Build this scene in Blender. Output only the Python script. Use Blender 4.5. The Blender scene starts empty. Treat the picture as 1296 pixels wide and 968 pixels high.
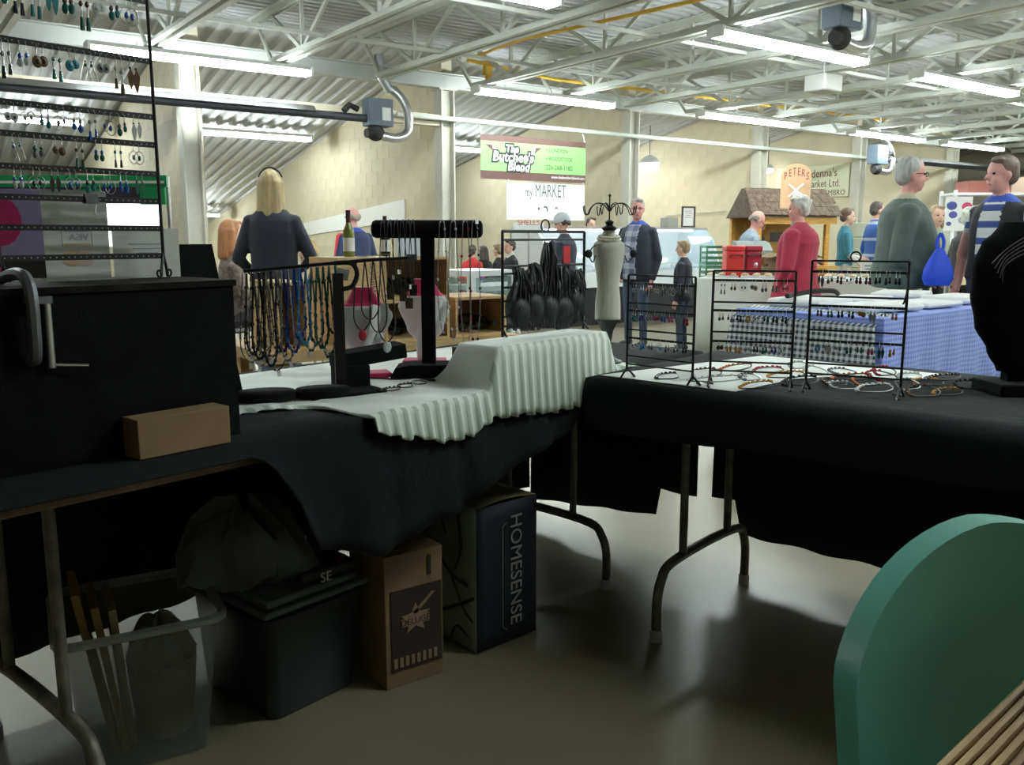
import bpy, bmesh, math, random
from mathutils import Vector, Matrix, Quaternion
random.seed(7)
# ------------------------------------------------------------------ camera, world, exposure
SC = bpy.context.scene
COL = SC.collection
FOC, CAMH, YHOR, CX, CY = 1110.0, 1.16, 300.0, 648.0, 484.0
PITCH = math.atan((CY - YHOR) / FOC)
YAW = math.radians(53.8)
FW = Vector((math.cos(YAW) * math.cos(PITCH), math.sin(YAW) * math.cos(PITCH), -math.sin(PITCH)))
RT = Vector((math.sin(YAW), -math.cos(YAW), 0))
UP = RT.cross(FW)
CAM = Vector((0, 0, CAMH))
cd = bpy.data.cameras.new('camera'); cam = bpy.data.objects.new('camera', cd); COL.objects.link(cam)
cd.sensor_width = 36; cd.lens = 36 * FOC / 1296; cd.clip_start = .05; cd.clip_end = 200
cam.matrix_world = Matrix.Translation(CAM) @ Matrix((RT, UP, -FW)).transposed().to_4x4()
SC.camera = cam
w = bpy.data.worlds.new('world'); SC.world = w; w.use_nodes = True
w.node_tree.nodes['Background'].inputs[0].default_value = (.9, 1, .95, 1)
w.node_tree.nodes['Background'].inputs[1].default_value = .3
SC.view_settings.view_transform = 'Standard'; SC.view_settings.look = 'None'
SC.view_settings.gamma = 1; SC.view_settings.use_curve_mapping = False
SC.view_settings.exposure = 0.35
TUBE = 62.0      # brightness of the fluorescent tubes
try:
    SC.cycles.max_bounces = 8; SC.cycles.diffuse_bounces = 5; SC.cycles.glossy_bounces = 3
    SC.cycles.caustics_reflective = False; SC.cycles.caustics_refractive = False
    SC.cycles.sample_clamp_indirect = 6; SC.cycles.use_denoising = True
except Exception: pass

def P(x, y, z=None, X=None, Y=None, d=None):
    r = FW + RT * ((x - CX) / FOC) - UP * ((y - CY) / FOC)
    if z is not None: t = (z - CAMH) / r.z
    elif X is not None: t = X / r.x
    elif Y is not None: t = Y / r.y
    else: t = d
    return CAM + r * t
def R(a): return math.radians(a)
def V(*a): return Vector(a)

# ------------------------------------------------------------------ materials
MATS = {}
def mat(name, col, rough=.6, metal=0., var=0., vscale=8., bump=0., bscale=60., spec=.5, emit=None, estr=0., alpha=1., trans=0., sheen=0., stretch=None):
    if name in MATS: return MATS[name]
    m = bpy.data.materials.new(name); m.use_nodes = True
    nt = m.node_tree; b = nt.nodes['Principled BSDF']
    c = (col[0], col[1], col[2], 1)
    b.inputs['Base Color'].default_value = c
    b.inputs['Roughness'].default_value = rough; b.inputs['Metallic'].default_value = metal
    b.inputs['Specular IOR Level'].default_value = spec
    if sheen: b.inputs['Sheen Weight'].default_value = sheen
    if alpha < 1: b.inputs['Alpha'].default_value = alpha
    if trans: b.inputs['Transmission Weight'].default_value = trans
    if emit: b.inputs['Emission Color'].default_value = (*emit, 1); b.inputs['Emission Strength'].default_value = estr
    if var or bump:
        tc = nt.nodes.new('ShaderNodeTexCoord')
        src = tc.outputs['Object']
        if stretch:
            mp = nt.nodes.new('ShaderNodeMapping'); mp.inputs['Scale'].default_value = stretch
            nt.links.new(src, mp.inputs[0]); src = mp.outputs[0]
    if var:
        n = nt.nodes.new('ShaderNodeTexNoise'); n.inputs['Scale'].default_value = vscale; n.inputs['Detail'].default_value = 5
        nt.links.new(src, n.inputs['Vector'])
        r = nt.nodes.new('ShaderNodeValToRGB')
        r.color_ramp.elements[0].position = .3; r.color_ramp.elements[1].position = .7
        r.color_ramp.elements[0].color = tuple(x * (1 - var) for x in col) + (1,)
        r.color_ramp.elements[1].color = tuple(min(1, x * (1 + var)) for x in col) + (1,)
        nt.links.new(n.outputs['Fac'], r.inputs[0]); nt.links.new(r.outputs[0], b.inputs['Base Color'])
    if bump:
        n2 = nt.nodes.new('ShaderNodeTexNoise'); n2.inputs['Scale'].default_value = bscale; n2.inputs['Detail'].default_value = 4
        nt.links.new(src, n2.inputs['Vector'])
        bp = nt.nodes.new('ShaderNodeBump'); bp.inputs['Strength'].default_value = bump; bp.inputs['Distance'].default_value = .01
        nt.links.new(n2.outputs['Fac'], bp.inputs['Height']); nt.links.new(bp.outputs[0], b.inputs['Normal'])
    MATS[name] = m
    return m
def _tri(nt, src, axis, scale):
    "0..1 fraction of coordinate*scale along an axis"
    sx = nt.nodes.new('ShaderNodeSeparateXYZ'); nt.links.new(src, sx.inputs[0])
    m1 = nt.nodes.new('ShaderNodeMath'); m1.operation = 'MULTIPLY'; m1.inputs[1].default_value = scale
    nt.links.new(sx.outputs[axis], m1.inputs[0])
    m2 = nt.nodes.new('ShaderNodeMath'); m2.operation = 'FRACT'; nt.links.new(m1.outputs[0], m2.inputs[0])
    return m2.outputs[0]
def _lt(nt, a, v):
    m = nt.nodes.new('ShaderNodeMath'); m.operation = 'LESS_THAN'; m.inputs[1].default_value = v
    nt.links.new(a, m.inputs[0]); return m.outputs[0]
def check_mat(name, base, dark, ax, s, duty=.5, rough=.8, coord='Object'):
    "woven checks: two crossing sets of stripes"
    m = mat(name, base, rough); nt = m.node_tree; b = nt.nodes['Principled BSDF']
    tc = nt.nodes.new('ShaderNodeTexCoord')
    a = _lt(nt, _tri(nt, tc.outputs[coord], ax[0], s), duty)
    c = a
    if len(ax) > 1:
        c2 = _lt(nt, _tri(nt, tc.outputs[coord], ax[1], s), duty)
        ad = nt.nodes.new('ShaderNodeMath'); ad.operation = 'ADD'; nt.links.new(a, ad.inputs[0]); nt.links.new(c2, ad.inputs[1])
        h = nt.nodes.new('ShaderNodeMath'); h.operation = 'MULTIPLY'; h.inputs[1].default_value = .5; nt.links.new(ad.outputs[0], h.inputs[0]); c = h.outputs[0]
    mx = nt.nodes.new('ShaderNodeMix'); mx.data_type = 'RGBA'
    mx.inputs['A'].default_value = (*base, 1); mx.inputs['B'].default_value = (*dark, 1)
    nt.links.new(c, mx.inputs['Factor']); nt.links.new(mx.outputs['Result'], b.inputs['Base Color'])
    return m

# ------------------------------------------------------------------ mesh helpers
class MB:
    def __init__(s): s.v = []; s.f = []; s.m = []; s.cur = 0
    def mi(s, i): s.cur = i; return s
    def add(s, vs, fs):
        o = len(s.v); s.v += [tuple(v) for v in vs]
        for f in fs: s.f.append(tuple(i + o for i in f)); s.m.append(s.cur)
        return s
    def box(s, c, d, M=None):
        c = Vector(c); h = Vector(d) / 2
        vs = [Vector((sx * h.x, sy * h.y, sz * h.z)) for sz in (-1, 1) for sy in (-1, 1) for sx in (-1, 1)]
        if M is not None: vs = [M @ v for v in vs]
        vs = [v + c for v in vs]
        return s.add(vs, [(0, 2, 3, 1), (4, 5, 7, 6), (0, 1, 5, 4), (2, 6, 7, 3), (0, 4, 6, 2), (1, 3, 7, 5)])
    def bar(s, a, b, w, h, up=(0, 0, 1)):
        a = Vector(a); b = Vector(b); d = b - a; L = d.length
        if L < 1e-6: return s
        x = d / L; u = Vector(up)
        if abs(x.dot(u)) > .99: u = Vector((1, 0, 0))
        y = u.cross(x).normalized(); z = x.cross(y)
        return s.box((a + b) / 2, (L, w, h), Matrix((x, y, z)).transposed())
    def tube(s, pts, r, n=8, closed=False, cap=True, flat=None):
        pts = [Vector(p) for p in pts]; N = len(pts)
        rr = r if isinstance(r, (list, tuple)) else [r] * N
        T = []
        for i in range(N):
            a = pts[i - 1] if (i > 0 or closed) else pts[i]; b = pts[(i + 1) % N] if (i < N - 1 or closed) else pts[i]
            t = (b - a); T.append(t.normalized() if t.length > 1e-9 else Vector((0, 0, 1)))
        u = Vector((0, 0, 1))
        if abs(T[0].dot(u)) > .9: u = Vector((1, 0, 0))
        nrm = (u - T[0] * u.dot(T[0])).normalized()
        vs = []
        for i in range(N):
            nrm = nrm - T[i] * nrm.dot(T[i])
            nrm = nrm.normalized() if nrm.length > 1e-6 else T[i].orthogonal().normalized()
            bi = T[i].cross(nrm)
            for k in range(n):
                a = 2 * math.pi * k / n
                vs.append(pts[i] + (nrm * math.cos(a) + bi * math.sin(a) * (flat or 1)) * rr[i])
        fs = []
        for i in range(N if closed else N - 1):
            j = (i + 1) % N
            for k in range(n):
                fs.append((i * n + k, i * n + (k + 1) % n, j * n + (k + 1) % n, j * n + k))
        if cap and not closed:
            fs.append(tuple(reversed(range(n)))); fs.append(tuple((N - 1) * n + k for k in range(n)))
        return s.add(vs, fs)
    def cyl(s, a, b, r, n=12, r2=None): return s.tube([a, b], [r, r if r2 is None else r2], n)
    def lathe(s, prof, n=20, o=(0, 0, 0), sx=1, sy=1, M=None):
        o = Vector(o); vs = []; fs = []
        for r, z in prof:
            for k in range(n):
                a = 2 * math.pi * k / n
                v = Vector((r * math.cos(a) * sx, r * math.sin(a) * sy, z))
                vs.append((M @ v if M is not None else v) + o)
        for i in range(len(prof) - 1):
            for k in range(n): fs.append((i * n + k, i * n + (k + 1) % n, (i + 1) * n + (k + 1) % n, (i + 1) * n + k))
        fs.append(tuple(reversed(range(n)))); fs.append(tuple((len(prof) - 1) * n + k for k in range(n)))
        return s.add(vs, fs)
    def ell(s, c, r, nu=14, nv=9, M=None):
        if not isinstance(r, (tuple, list, Vector)): r = (r, r, r)
        prof = [(max(1e-4, math.sin(math.pi * i / nv)), -math.cos(math.pi * i / nv)) for i in range(nv + 1)]
        vs = []; fs = []; c = Vector(c)
        for a, z in prof:
            for k in range(nu):
                t = 2 * math.pi * k / nu; v = Vector((a * math.cos(t) * r[0], a * math.sin(t) * r[1], z * r[2]))
                vs.append((M @ v if M is not None else v) + c)
        for i in range(nv):
            for k in range(nu): fs.append((i * nu + k, i * nu + (k + 1) % nu, (i + 1) * nu + (k + 1) % nu, (i + 1) * nu + k))
        fs.append(tuple(reversed(range(nu)))); fs.append(tuple(nv * nu + k for k in range(nu)))
        return s.add(vs, fs)
    def prism(s, poly, t, o=(0, 0, 0), ex=(1, 0, 0), ey=(0, 0, 1)):
        "polygon in the ex/ey plane, extruded by t along ex x ey"
        o = Vector(o); ex = Vector(ex); ey = Vector(ey); ez = ex.cross(ey).normalized(); n = len(poly)
        vs = [o + ex * a + ey * b for a, b in poly] + [o + ex * a + ey * b + ez * t for a, b in poly]
        fs = [tuple(reversed(range(n))), tuple(range(n, 2 * n))] + [(i, (i + 1) % n, n + (i + 1) % n, n + i) for i in range(n)]
        return s.add(vs, fs)
    def grid(s, fn, nu, nv):
        vs = [fn(i / nu, j / nv) for j in range(nv + 1) for i in range(nu + 1)]
        fs = [(j * (nu + 1) + i, j * (nu + 1) + i + 1, (j + 1) * (nu + 1) + i + 1, (j + 1) * (nu + 1) + i) for j in range(nv) for i in range(nu)]
        return s.add(vs, fs)
    def mesh(s, name, mats, smooth=True, angle=38):
        me = bpy.data.meshes.new(name); me.from_pydata(s.v, [], s.f); 
        for m in (mats if isinstance(mats, (list, tuple)) else [mats]): me.materials.append(m)
        me.polygons.foreach_set('material_index', s.m)
        me.polygons.foreach_set('use_smooth', [bool(smooth)] * len(me.polygons))
        me.update()
        if smooth: me.set_sharp_from_angle(angle=math.radians(angle))
        return me
    def build(s, name, mats, parent=None, smooth=True, solid=0, bevel=0, angle=38):
        return link(name, s.mesh(name, mats, smooth, angle), parent, solid, bevel)
def link(name, me, parent=None, solid=0, bevel=0):
    o = bpy.data.objects.new(name, me); COL.objects.link(o)
    if parent is not None: o.parent = parent
    if solid:
        md = o.modifiers.new('thickness', 'SOLIDIFY'); md.thickness = solid; md.offset = 0
    if bevel:
        md = o.modifiers.new('bevel', 'BEVEL'); md.width = bevel; md.segments = 2; md.limit_method = 'ANGLE'
    return o
def thing(name, label, cat, loc=(0, 0, 0), rz=0, group=None):
    o = bpy.data.objects.new(name, None); COL.objects.link(o); o.empty_display_size = .1
    o.location = loc; o.rotation_euler = (0, 0, rz)
    return tag(o, label, cat, group)
def tag(o, label, cat, group=None):
    o['label'] = label; o['category'] = cat
    if group: o['group'] = group
    return o
def struct(o): o['kind'] = 'structure'; return o
def dup(o, parent=None):
    c = o.copy(); COL.objects.link(c)
    if parent is not None: c.parent = parent
    for ch in list(o.children): dup(ch, c)
    return c
def text(name, s, size, m, parent, o, ex, ey, depth=.001, align='LEFT', sx=1., shear=0., bold=0.):
    "flat lettering lying in the ex/ey plane, origin at the baseline"
    cu = bpy.data.curves.new(name, 'FONT'); cu.body = s; cu.size = size; cu.extrude = depth; cu.align_x = align; cu.shear = shear; cu.offset = bold; cu.resolution_u = 3
    tmp = bpy.data.objects.new(name, cu); COL.objects.link(tmp)
    dg = bpy.context.evaluated_depsgraph_get(); me = bpy.data.meshes.new_from_object(tmp.evaluated_get(dg))
    bpy.data.objects.remove(tmp)
    ex = Vector(ex).normalized(); ey = Vector(ey).normalized(); ez = ex.cross(ey)
    M = Matrix.Translation(Vector(o)) @ Matrix((ex * sx, ey, ez)).transposed().to_4x4()
    me.transform(M); me.materials.clear(); me.materials.append(m)
    return link(name, me, parent)
def catmull(pts, n=6):
    pts = [Vector(p) for p in pts]; out = []
    for i in range(len(pts) - 1):
        p0 = pts[max(0, i - 1)]; p1 = pts[i]; p2 = pts[i + 1]; p3 = pts[min(len(pts) - 1, i + 2)]
        for k in range(n):
            t = k / n
            out.append(.5 * ((2 * p1) + (p2 - p0) * t + (2 * p0 - 5 * p1 + 4 * p2 - p3) * t * t + (3 * p1 - p0 - 3 * p2 + p3) * t ** 3))
    out.append(pts[-1]); return out
def interp(xs, ys, x):
    if x <= xs[0]: return ys[0]
    for i in range(len(xs) - 1):
        if x <= xs[i + 1]:
            t = (x - xs[i]) / (xs[i + 1] - xs[i]); t = t * t * (3 - 2 * t)
            return ys[i] + (ys[i + 1] - ys[i]) * t
    return ys[-1]

# shared materials
M_black_metal = mat('black_metal', (.012, .012, .013), .45, .3)
M_velvet = mat('black_velvet', (.005, .005, .006), .95, spec=.15, bump=.2, bscale=300)
M_blackcloth = mat('black_cloth', (.006, .008, .009), .95, spec=.25, var=.3, vscale=3, bump=.25, bscale=40)
M_white = mat('white_paint', (.8, .82, .8), .5)
M_paper = mat('white_paper', (.8, .8, .78), .8)
M_silver = mat('silver_metal', (.62, .62, .62), .3, 1.)
M_steelpaint = mat('painted_steel', (.60, .62, .57), .55, var=.08, vscale=3)
M_wood = mat('pale_crate_wood', (.55, .38, .18), .7, var=.2, vscale=12, stretch=(1, 1, 8))
M_card = mat('brown_cardboard', (.22, .145, .07), .85, var=.12, vscale=9)
M_rubber = mat('dark_rubber', (.02, .02, .02), .8)
# ================================================================== the hall
YW, ZD = 11.0, 3.78            # column line, deck height
XA, XB, YA = -7.0, 25.0, -7.0
def zroof(y): return ZD if y <= YW else ZD - .21 * (y - YW)
M_floor = mat('sealed_concrete', (.22, .195, .125), .33, var=.16, vscale=1.3, bump=.03, bscale=25)
struct(MB().box(((XA + XB) / 2, 9, -.1), (XB - XA, 34, .2)).build('floor', M_floor))
M_deck = mat('painted_roof_deck', (.50, .515, .53), .5, var=.06, vscale=2)
def ribbed(name, along, a0, a1, c0, c1, pitch, zf, h=.038):
    "ribbed sheet: profile across c, ribs running along a (0 = X, 1 = Y)"
    mb = MB(); prof = []; c = c0
    while c < c1:
        prof += [(c, 0), (c + pitch * .38, 0), (c + pitch * .5, h), (c + pitch * .88, h)]; c += pitch
    n = len(prof); vs = []
    for a in (a0, a1):
        for cc, hh in prof:
            x, y = (a, cc) if along == 0 else (cc, a)
            vs.append((x, y, zf(y) + hh))
    mb.add(vs, [(i, i + 1, n + i + 1, n + i) for i in range(n - 1)])
    return mb.build(name, M_deck, smooth=False, solid=.004)
struct(ribbed('ceiling', 0, XA, XB, YA, YW, .155, zroof))
struct(ribbed('ceiling_lean_to', 1, YW, 23.2, XA, XB, .22, zroof, .05))
M_block = mat('cream_block_paint', (.66, .60, .44), .7, var=.05, vscale=3, bump=.15, bscale=70)
M_joint = mat('block_joint_paint', (.62, .56, .41), .8)
M_wallp = mat('wall_paint', (.62, .57, .47), .7, var=.05)
struct(MB().box(((XA + XB) / 2, YA - .1, 2), (XB - XA, .2, 4)).build('wall_front', M_wallp))
struct(MB().box((XA - .1, 8, 2), (.2, 34, 4)).build('wall_left', M_wallp))
struct(MB().box((XB + .1, 8, 2), (.2, 34, 4)).build('wall_right', M_wallp))
struct(MB().box(((XA + XB) / 2, 23.3, .75), (XB - XA, .2, 1.5)).build('wall_back', M_wallp))
# cross walls of painted block standing back from each column
COLX = [3.28, 6.86, 10.5, 13.85, 17.1, 20.9]
blk = MB().box((0, 0, 0), (.03, .392, .192)).mesh('block', M_block, False)
for k, x in enumerate(COLX):
    mb = MB(); y1 = 23.2
    mb.prism([(YW + .1, 0), (y1, 0), (y1, zroof(y1)), (YW + .1, zroof(YW + .1))], .17, (x + .19, 0, 0), (0, 1, 0), (0, 0, 1)) if False else None
    mb.add([(xx, yy, zz) for xx in (x + .02, x + .19) for yy, zz in ((YW + .1, 0), (y1, 0), (y1, zroof(y1)), (YW + .1, zroof(YW + .1)))],
           [(0, 3, 2, 1), (4, 5, 6, 7), (0, 1, 5, 4), (1, 2, 6, 5), (2, 3, 7, 6), (3, 0, 4, 7)])
    wl = struct(mb.build('wall_cross_%d' % (k + 1), M_joint if k < 4 else M_block, smooth=False))
    if k < 4:
        n = 0
        ylim = (16.6, 16.2, 15.2, 14.6)[k]
        for r in range(19):
            z = .1 + r * .2
            y = YW + .3 + (.2 if r % 2 else 0)
            while y < ylim:
                if z + .09 < zroof(y + .2) and z > (.9 if k else .5) and n < 290:
                    b = link('block', blk, wl); b.location = (x + .032, y, z); n += 1
                y += .4
# columns and girder
M_col = mat('column_paint', (.55, .54, .46), .5, var=.06)
for k, x in enumerate(COLX):
    t = thing('steel_column', 'painted steel column on the line of block cross walls', 'column', (x, YW, 0), 0, 'columns along the lean-to')
    MB().box((-.10, 0, 1.6), (.02, .2, 3.2)).build('flange', M_col, t)
    MB().box((.10, 0, 1.6), (.02, .2, 3.2)).build('flange', M_col, t)
    MB().box((0, 0, 1.6), (.18, .02, 3.2)).build('web', M_col, t)
    MB().box((0, 0, 3.21), (.3, .24, .02)).build('cap_plate', M_col, t)
mb = MB()
for z, d, h in ((3.235, .16, .016), (3.33, .014, .19), (3.425, .16, .016)): mb.box((9, YW, z), (32, d, h))
struct(mb.build('trim_1', mat('girder_paint', (.52, .54, .52), .5)))
struct(MB().box((3.1, YW + .02, 2.785), (7.3, .16, .15)).build('trim_2', mat('cream_lintel', (.74, .68, .52), .6)))
struct(MB().cyl((6.0, YW - .16, 2.80), (24.9, YW - .16, 2.80), .036, 12).build('trim_3', mat('pipe_paint', (.58, .62, .55), .45)))
# roof joists
JX = [5.55 + 1.42 * k for k in range(-8, 14)]
ZB = 3.2
def lchord(z, y0, y1, w=.05, up=1):
    mb = MB()
    for s in (-1, 1):
        mb.box((s * .03, (y0 + y1) / 2, z), (.008, y1 - y0, w)); mb.box((s * .060, (y0 + y1) / 2, z - up * w / 2), (.066, y1 - y0, .008))
    return mb
Y0J, Y1J = YA + .1, YW - .3
tch = lchord(ZD - .035, YA + .02, YW - .02, .065, -1).mesh('top_chord', M_steelpaint, False)
bch = lchord(ZB, Y0J + .3, Y1J - .25, .075, 1).mesh('bottom_chord', M_steelpaint, False)
hh = ZD - .05 - ZB
dgl = MB().bar((0, -.45, ZB), (0, .45, ZD - .05), .045, .03, (1, 0, 0)).mesh('web_bar', M_steelpaint, False)
dgr = MB().bar((0, .45, ZB), (0, -.45, ZD - .05), .045, .03, (1, 0, 0)).mesh('web_bar', M_steelpaint, False)
ver = MB().box((0, 0, (ZB + ZD - .05) / 2), (.035, .035, hh)).mesh('web_post', M_steelpaint, False)
for k, x in enumerate(JX):
    t = thing('roof_joist', 'open web steel roof joist painted pale grey under the ribbed deck', 'roof joist', (x, 0, 0), 0, 'roof joists')
    link('top_chord', tch, t); link('bottom_chord', bch, t)
    y = Y1J - .7; i = 0
    while y > Y0J + .5 and (x > 2 or y > 2):
        if y > -1:
            b = link('web_bar', dgl if i % 2 == 0 else dgr, t); b.location.y = y
            if i % 2 == 0:
                b = link('web_post', ver, t); b.location.y = y - .45
        y -= .9; i += 1
    e = MB().bar((0, Y1J - .25, ZB), (0, YW - .1, ZD - .06), .045, .03, (1, 0, 0)).build('end_bar', M_steelpaint, t)
for k, y in enumerate((8.9, 6.9, 4.9)):
    o = MB().box((9, y, ZB + .03), (32, .04, .04)).build('joist_bridging', M_steelpaint); tag(o, 'thin steel bridging bar crossing the roof joists', 'bridging bar', 'bridging bars')
# fluorescent fixtures
M_tube = mat('lit_tube', (1, 1, 1), .5, emit=(.90, 1, .99), estr=TUBE)
M_fix = mat('fixture_enamel', (.85, .86, .84), .4)
FIX = [(2.05, 10.2, 3.05), (6.75, 10.05, 3.05), (10.9, 9.85, 3.05), (15.0, 9.85, 3.05), (18.2, 9.8, 3.05),
       (2.4, 6.0, 3.05), (6.75, 5.95, 3.05), (10.4, 6.0, 3.05), (14.6, 6.0, 3.05), (18.6, 6.0, 3.05),
       (6.6, 1.9, 3.05), (10.8, 1.9, 3.05), (14.8, 1.9, 3.05), (18.8, 1.9, 3.05), (10.8, -2.2, 3.05), (15, -2.2, 3.05),
       (-2.2, 10.0, 3.05), (-2.0, 6.0, 3.05), (6.6, -2.2, 3.05), (2.2, .3, 3.05)]
ANX = [(4.0, 14.7, 2.80), (4.1, 20.1, 1.62), (11.1, 14.6, 2.8), (7.6, 14.6, 2.8), (14.35, 14.6, 2.8), (0.4, 14.7, 2.8), (17.7, 14.6, 2.8)]  # last entry is an added light, put in to brighten the far cross wall
fx = None
def fixture(x, y, z, i, label, group, top):
    global fx
    t = thing('fluorescent_fixture', label, 'ceiling light', (x, y, z), 0, group)
    if fx is None:
        fx = [MB().prism([(-.09, .05), (.09, .05), (.05, .10), (-.05, .10)], 2.44, (0, 0, 0), (0, 1, 0), (0, 0, 1)).mesh('housing', M_fix, False),
              MB().tube([(.03, 0, 0), (2.41, 0, 0)], .024, 10).mesh('tube', M_tube), MB().box((0, 0, .0), (.03, .2, .1)).mesh('end_cap', M_fix, False)]
    h = link('housing', fx[0], t)
    for s in (-.06, .06):
        b = link('tube', fx[1], t); b.location = (0, s, .015)
    for e in (.01, 2.43):
        b = link('end_cap', fx[2], t); b.location = (e, 0, .04)
    for e in (.5, 1.94):
        MB().cyl((e, 0, .1), (e, 0, top - z), .006, 6).build('hanger_rod', M_silver, t)
FL = ['over the long tube heater', 'over the green banner', 'over the wall pipe before the shingled hut', 'over the far small heater', 'beyond the far small heater', 'nearest the burner with the black motor, row over the aisle', 'between the pale speaker box and the burner with black motor', 'over the aisle past the pale speaker box']
for i, f in enumerate(FIX): fixture(*f, i, ('twin tube fluorescent light ' + FL[i]) if i < len(FL) else 'twin tube fluorescent light hung below the roof joists', 'fluorescent lights under the joists', ZB)
for i, f in enumerate(ANX): fixture(*f, i, 'twin tube fluorescent light under the sloping lean-to roof', 'fluorescent lights in the lean-to', zroof(f[1]) )
# yellow gas pipes
M_gas = mat('yellow_gas_paint', (.75, .47, .06), .5)
gz = 3.12 + .12
o = MB().tube([P(596, 74, z=3.42), P(660, 50, z=3.42), P(910, -6, z=3.42)], .022, 8).build('gas_pipe', M_gas); tag(o, 'yellow gas pipe running along the joists towards the hall front', 'gas pipe')
o = MB().tube([P(592, 76, z=3.42), P(700, 100, z=3.42), P(900, 124, z=3.42), P(1120, 152, z=3.42)], .026, 8).build('gas_pipe', M_gas); tag(o, 'yellow gas pipe crossing under the joists towards the shingled hut', 'gas pipe')
t = thing('gas_valve', 'yellow gas tee and shut-off valve where the two pipes meet', 'gas valve', P(617, 84, z=3.42))
MB().box((0, 0, -.02), (.1, .08, .2)).build('tee', M_gas, t); MB().cyl((0, 0, -.12), (0, 0, -.2), .03).build('drip_leg', M_gas, t); MB().box((.05, 0, .1), (.14, .02, .02)).build('lever', M_gas, t)
# radiant tube heaters
M_heat = mat('heater_box', (.10, .14, .18), .5); M_alum = mat('bright_aluminium', (.75, .76, .78), .28, 1.)
M_tubeh = mat('dark_heater_tube', (.06, .065, .08), .5, .4)
def heater(loc, dirx, tube, label, sc=1.0, flue_up=.75):
    t = thing('radiant_heater', label, 'heater', loc)
    b = MB().box((0, 0, 0), (.34 * sc, .22 * sc, .34 * sc)).build('burner_box', M_heat, t, bevel=.01)
    MB().box((.07 * sc, -.112 * sc, -.02), (.12 * sc, .004, .16 * sc)).build('rating_label', M_paper, b)
    MB().ell((-.05 * sc, -.02, -.25 * sc), (.12 * sc, .1 * sc, .11 * sc)).cyl((-.2 * sc, -.06, -.27 * sc), (-.06 * sc, -.04, -.26 * sc), .06 * sc).build('fan_motor', M_rubber, t)
    MB().tube(catmull([(.02, -.02, -.28 * sc), (.25 * sc, -.02, -.30 * sc), (.42 * sc, -.02, -.22 * sc), (.45 * sc, 0, .02), (.38 * sc, .05, .22 * sc), (.25 * sc, .1, .34 * sc)], 6), .062 * sc, 14).build('flexible_duct', M_alum, t)
    MB().tube([(.25 * sc, .1, .3 * sc), (.12 * sc, .12, .5 * sc), (.1 * sc, .12, flue_up)], .06 * sc, 12).build('flue', mat('galvanised', (.45, .47, .5), .4, .8), t)
    if tube:
        MB().cyl((dirx * .1, 0, -.08), (dirx * tube, 0, -.08), .05, 12).build('heater_tube', M_tubeh, t)
        MB().prism([(-.13, -.02), (.13, -.02), (.06, .05), (-.06, .05)], tube - .9, (min(dirx * .9, dirx * tube), 0, -.04), (0, 1, 0), (0, 0, 1)).build('reflector', M_alum, t, smooth=False)
        MB().tube([(dirx * .3, -.03, .02), (dirx * .42, -.05, .06), (dirx * .5, -.04, -.02)], .04, 8).build('elbow', M_rubber, t)
    return t
heater(P(478, 143, Y=10.5), -1, 9.5, 'dark grey burner box of a tube heater with silver duct above the blonde woman')
heater(P(1111, 196, Y=10.3), 1, 7.5, 'small far tube heater with curved duct beside the green jacket man', 1.1, .7)
heater(P(1066, 14, z=3.25), -1, 0, 'burner unit with black motor hung near the roof deck above the racks', 1.0, .45)
t = thing('speaker_box', 'pale wire speaker box hung from the joists beside a fluorescent light', 'speaker', P(1042, 106, z=3.0))
MB().box((0, 0, 0), (.36, .3, .2)).build('case', mat('pale_grey_case', (.6, .6, .58), .6), t, bevel=.02); MB().cyl((0, 0, .1), (0, 0, .78), .01).build('bracket', M_steelpaint, t)
# ================================================================== the two display tables (an L turned 13 degrees)
TA = math.radians(13)
UE = Vector((math.cos(TA), math.sin(TA), 0)); VE = Vector((-math.sin(TA), math.cos(TA), 0))
def T(u, v, z=0): return UE * u + VE * v + Vector((0, 0, z))
def PT(x, y, u=None, v=None, z=None):
    r = FW + RT * ((x - CX) / FOC) - UP * ((y - CY) / FOC)
    if u is not None: t = u / r.dot(UE)
    elif v is not None: t = v / r.dot(VE)
    else: t = (z - CAMH) / r.z
    p = CAM + r * t
    return Vector((p.dot(UE), p.dot(VE), p.z))
ZT = .76
M_tabletop = mat('brown_laminate', (.16, .10, .06), .6, var=.15, vscale=6)
M_leg = mat('worn_grey_leg_paint', (.15, .14, .115), .5, .3, var=.4, vscale=25)
def folding_table(label, u0, u1, v0, v1, legs_u=(), legs_v=()):
    uc, vc = (u0 + u1) / 2, (v0 + v1) / 2
    t = thing('folding_table', label, 'table', T(uc, vc, 0), TA)
    MB().box((0, 0, ZT - .0115), (u1 - u0, v1 - v0, .021)).build('tabletop', M_tabletop, t, bevel=.003)
    MB().box((0, 0, ZT - .0395), (u1 - u0 - .05, v1 - v0 - .05, .035)).build('apron', M_tabletop, t)
    for axis, c, a, b in [(1, x, v0 + .07, v1 - .12) for x in legs_u] + [(0, y, u0 + .06, u1 - .14) for y in legs_v]:
        def q(s, z):
            return (c - uc, s - vc, z) if axis == 1 else (s - uc, c - vc, z)
        f = MB().tube(catmull([q(a, .02), q(a, .12), q(a + .02, .18), q(a + .07, .215), q((a + b) / 2, .225), q(b - .07, .215), q(b - .02, .18), q(b, .12), q(b, .02)], 5), .0145, 10).build('leg_frame', M_leg, t)
        for s in (a + .14, b - .14):
            MB().cyl(q(s, .215), q(s, ZT - .05), .0125, 10).build('leg_post', M_leg, f)
        for s in (a, b):
            MB().cyl(q(s, 0), q(s, .035), .018, 10).build('foot_cap', mat('pale_foot_cap', (.42, .42, .40), .7), f)
    return t
folding_table('folding table under the black cloth holding necklaces and the big earring rack', .30, 2.74, 1.51, 2.27, legs_u=(.64, 2.31))
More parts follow.
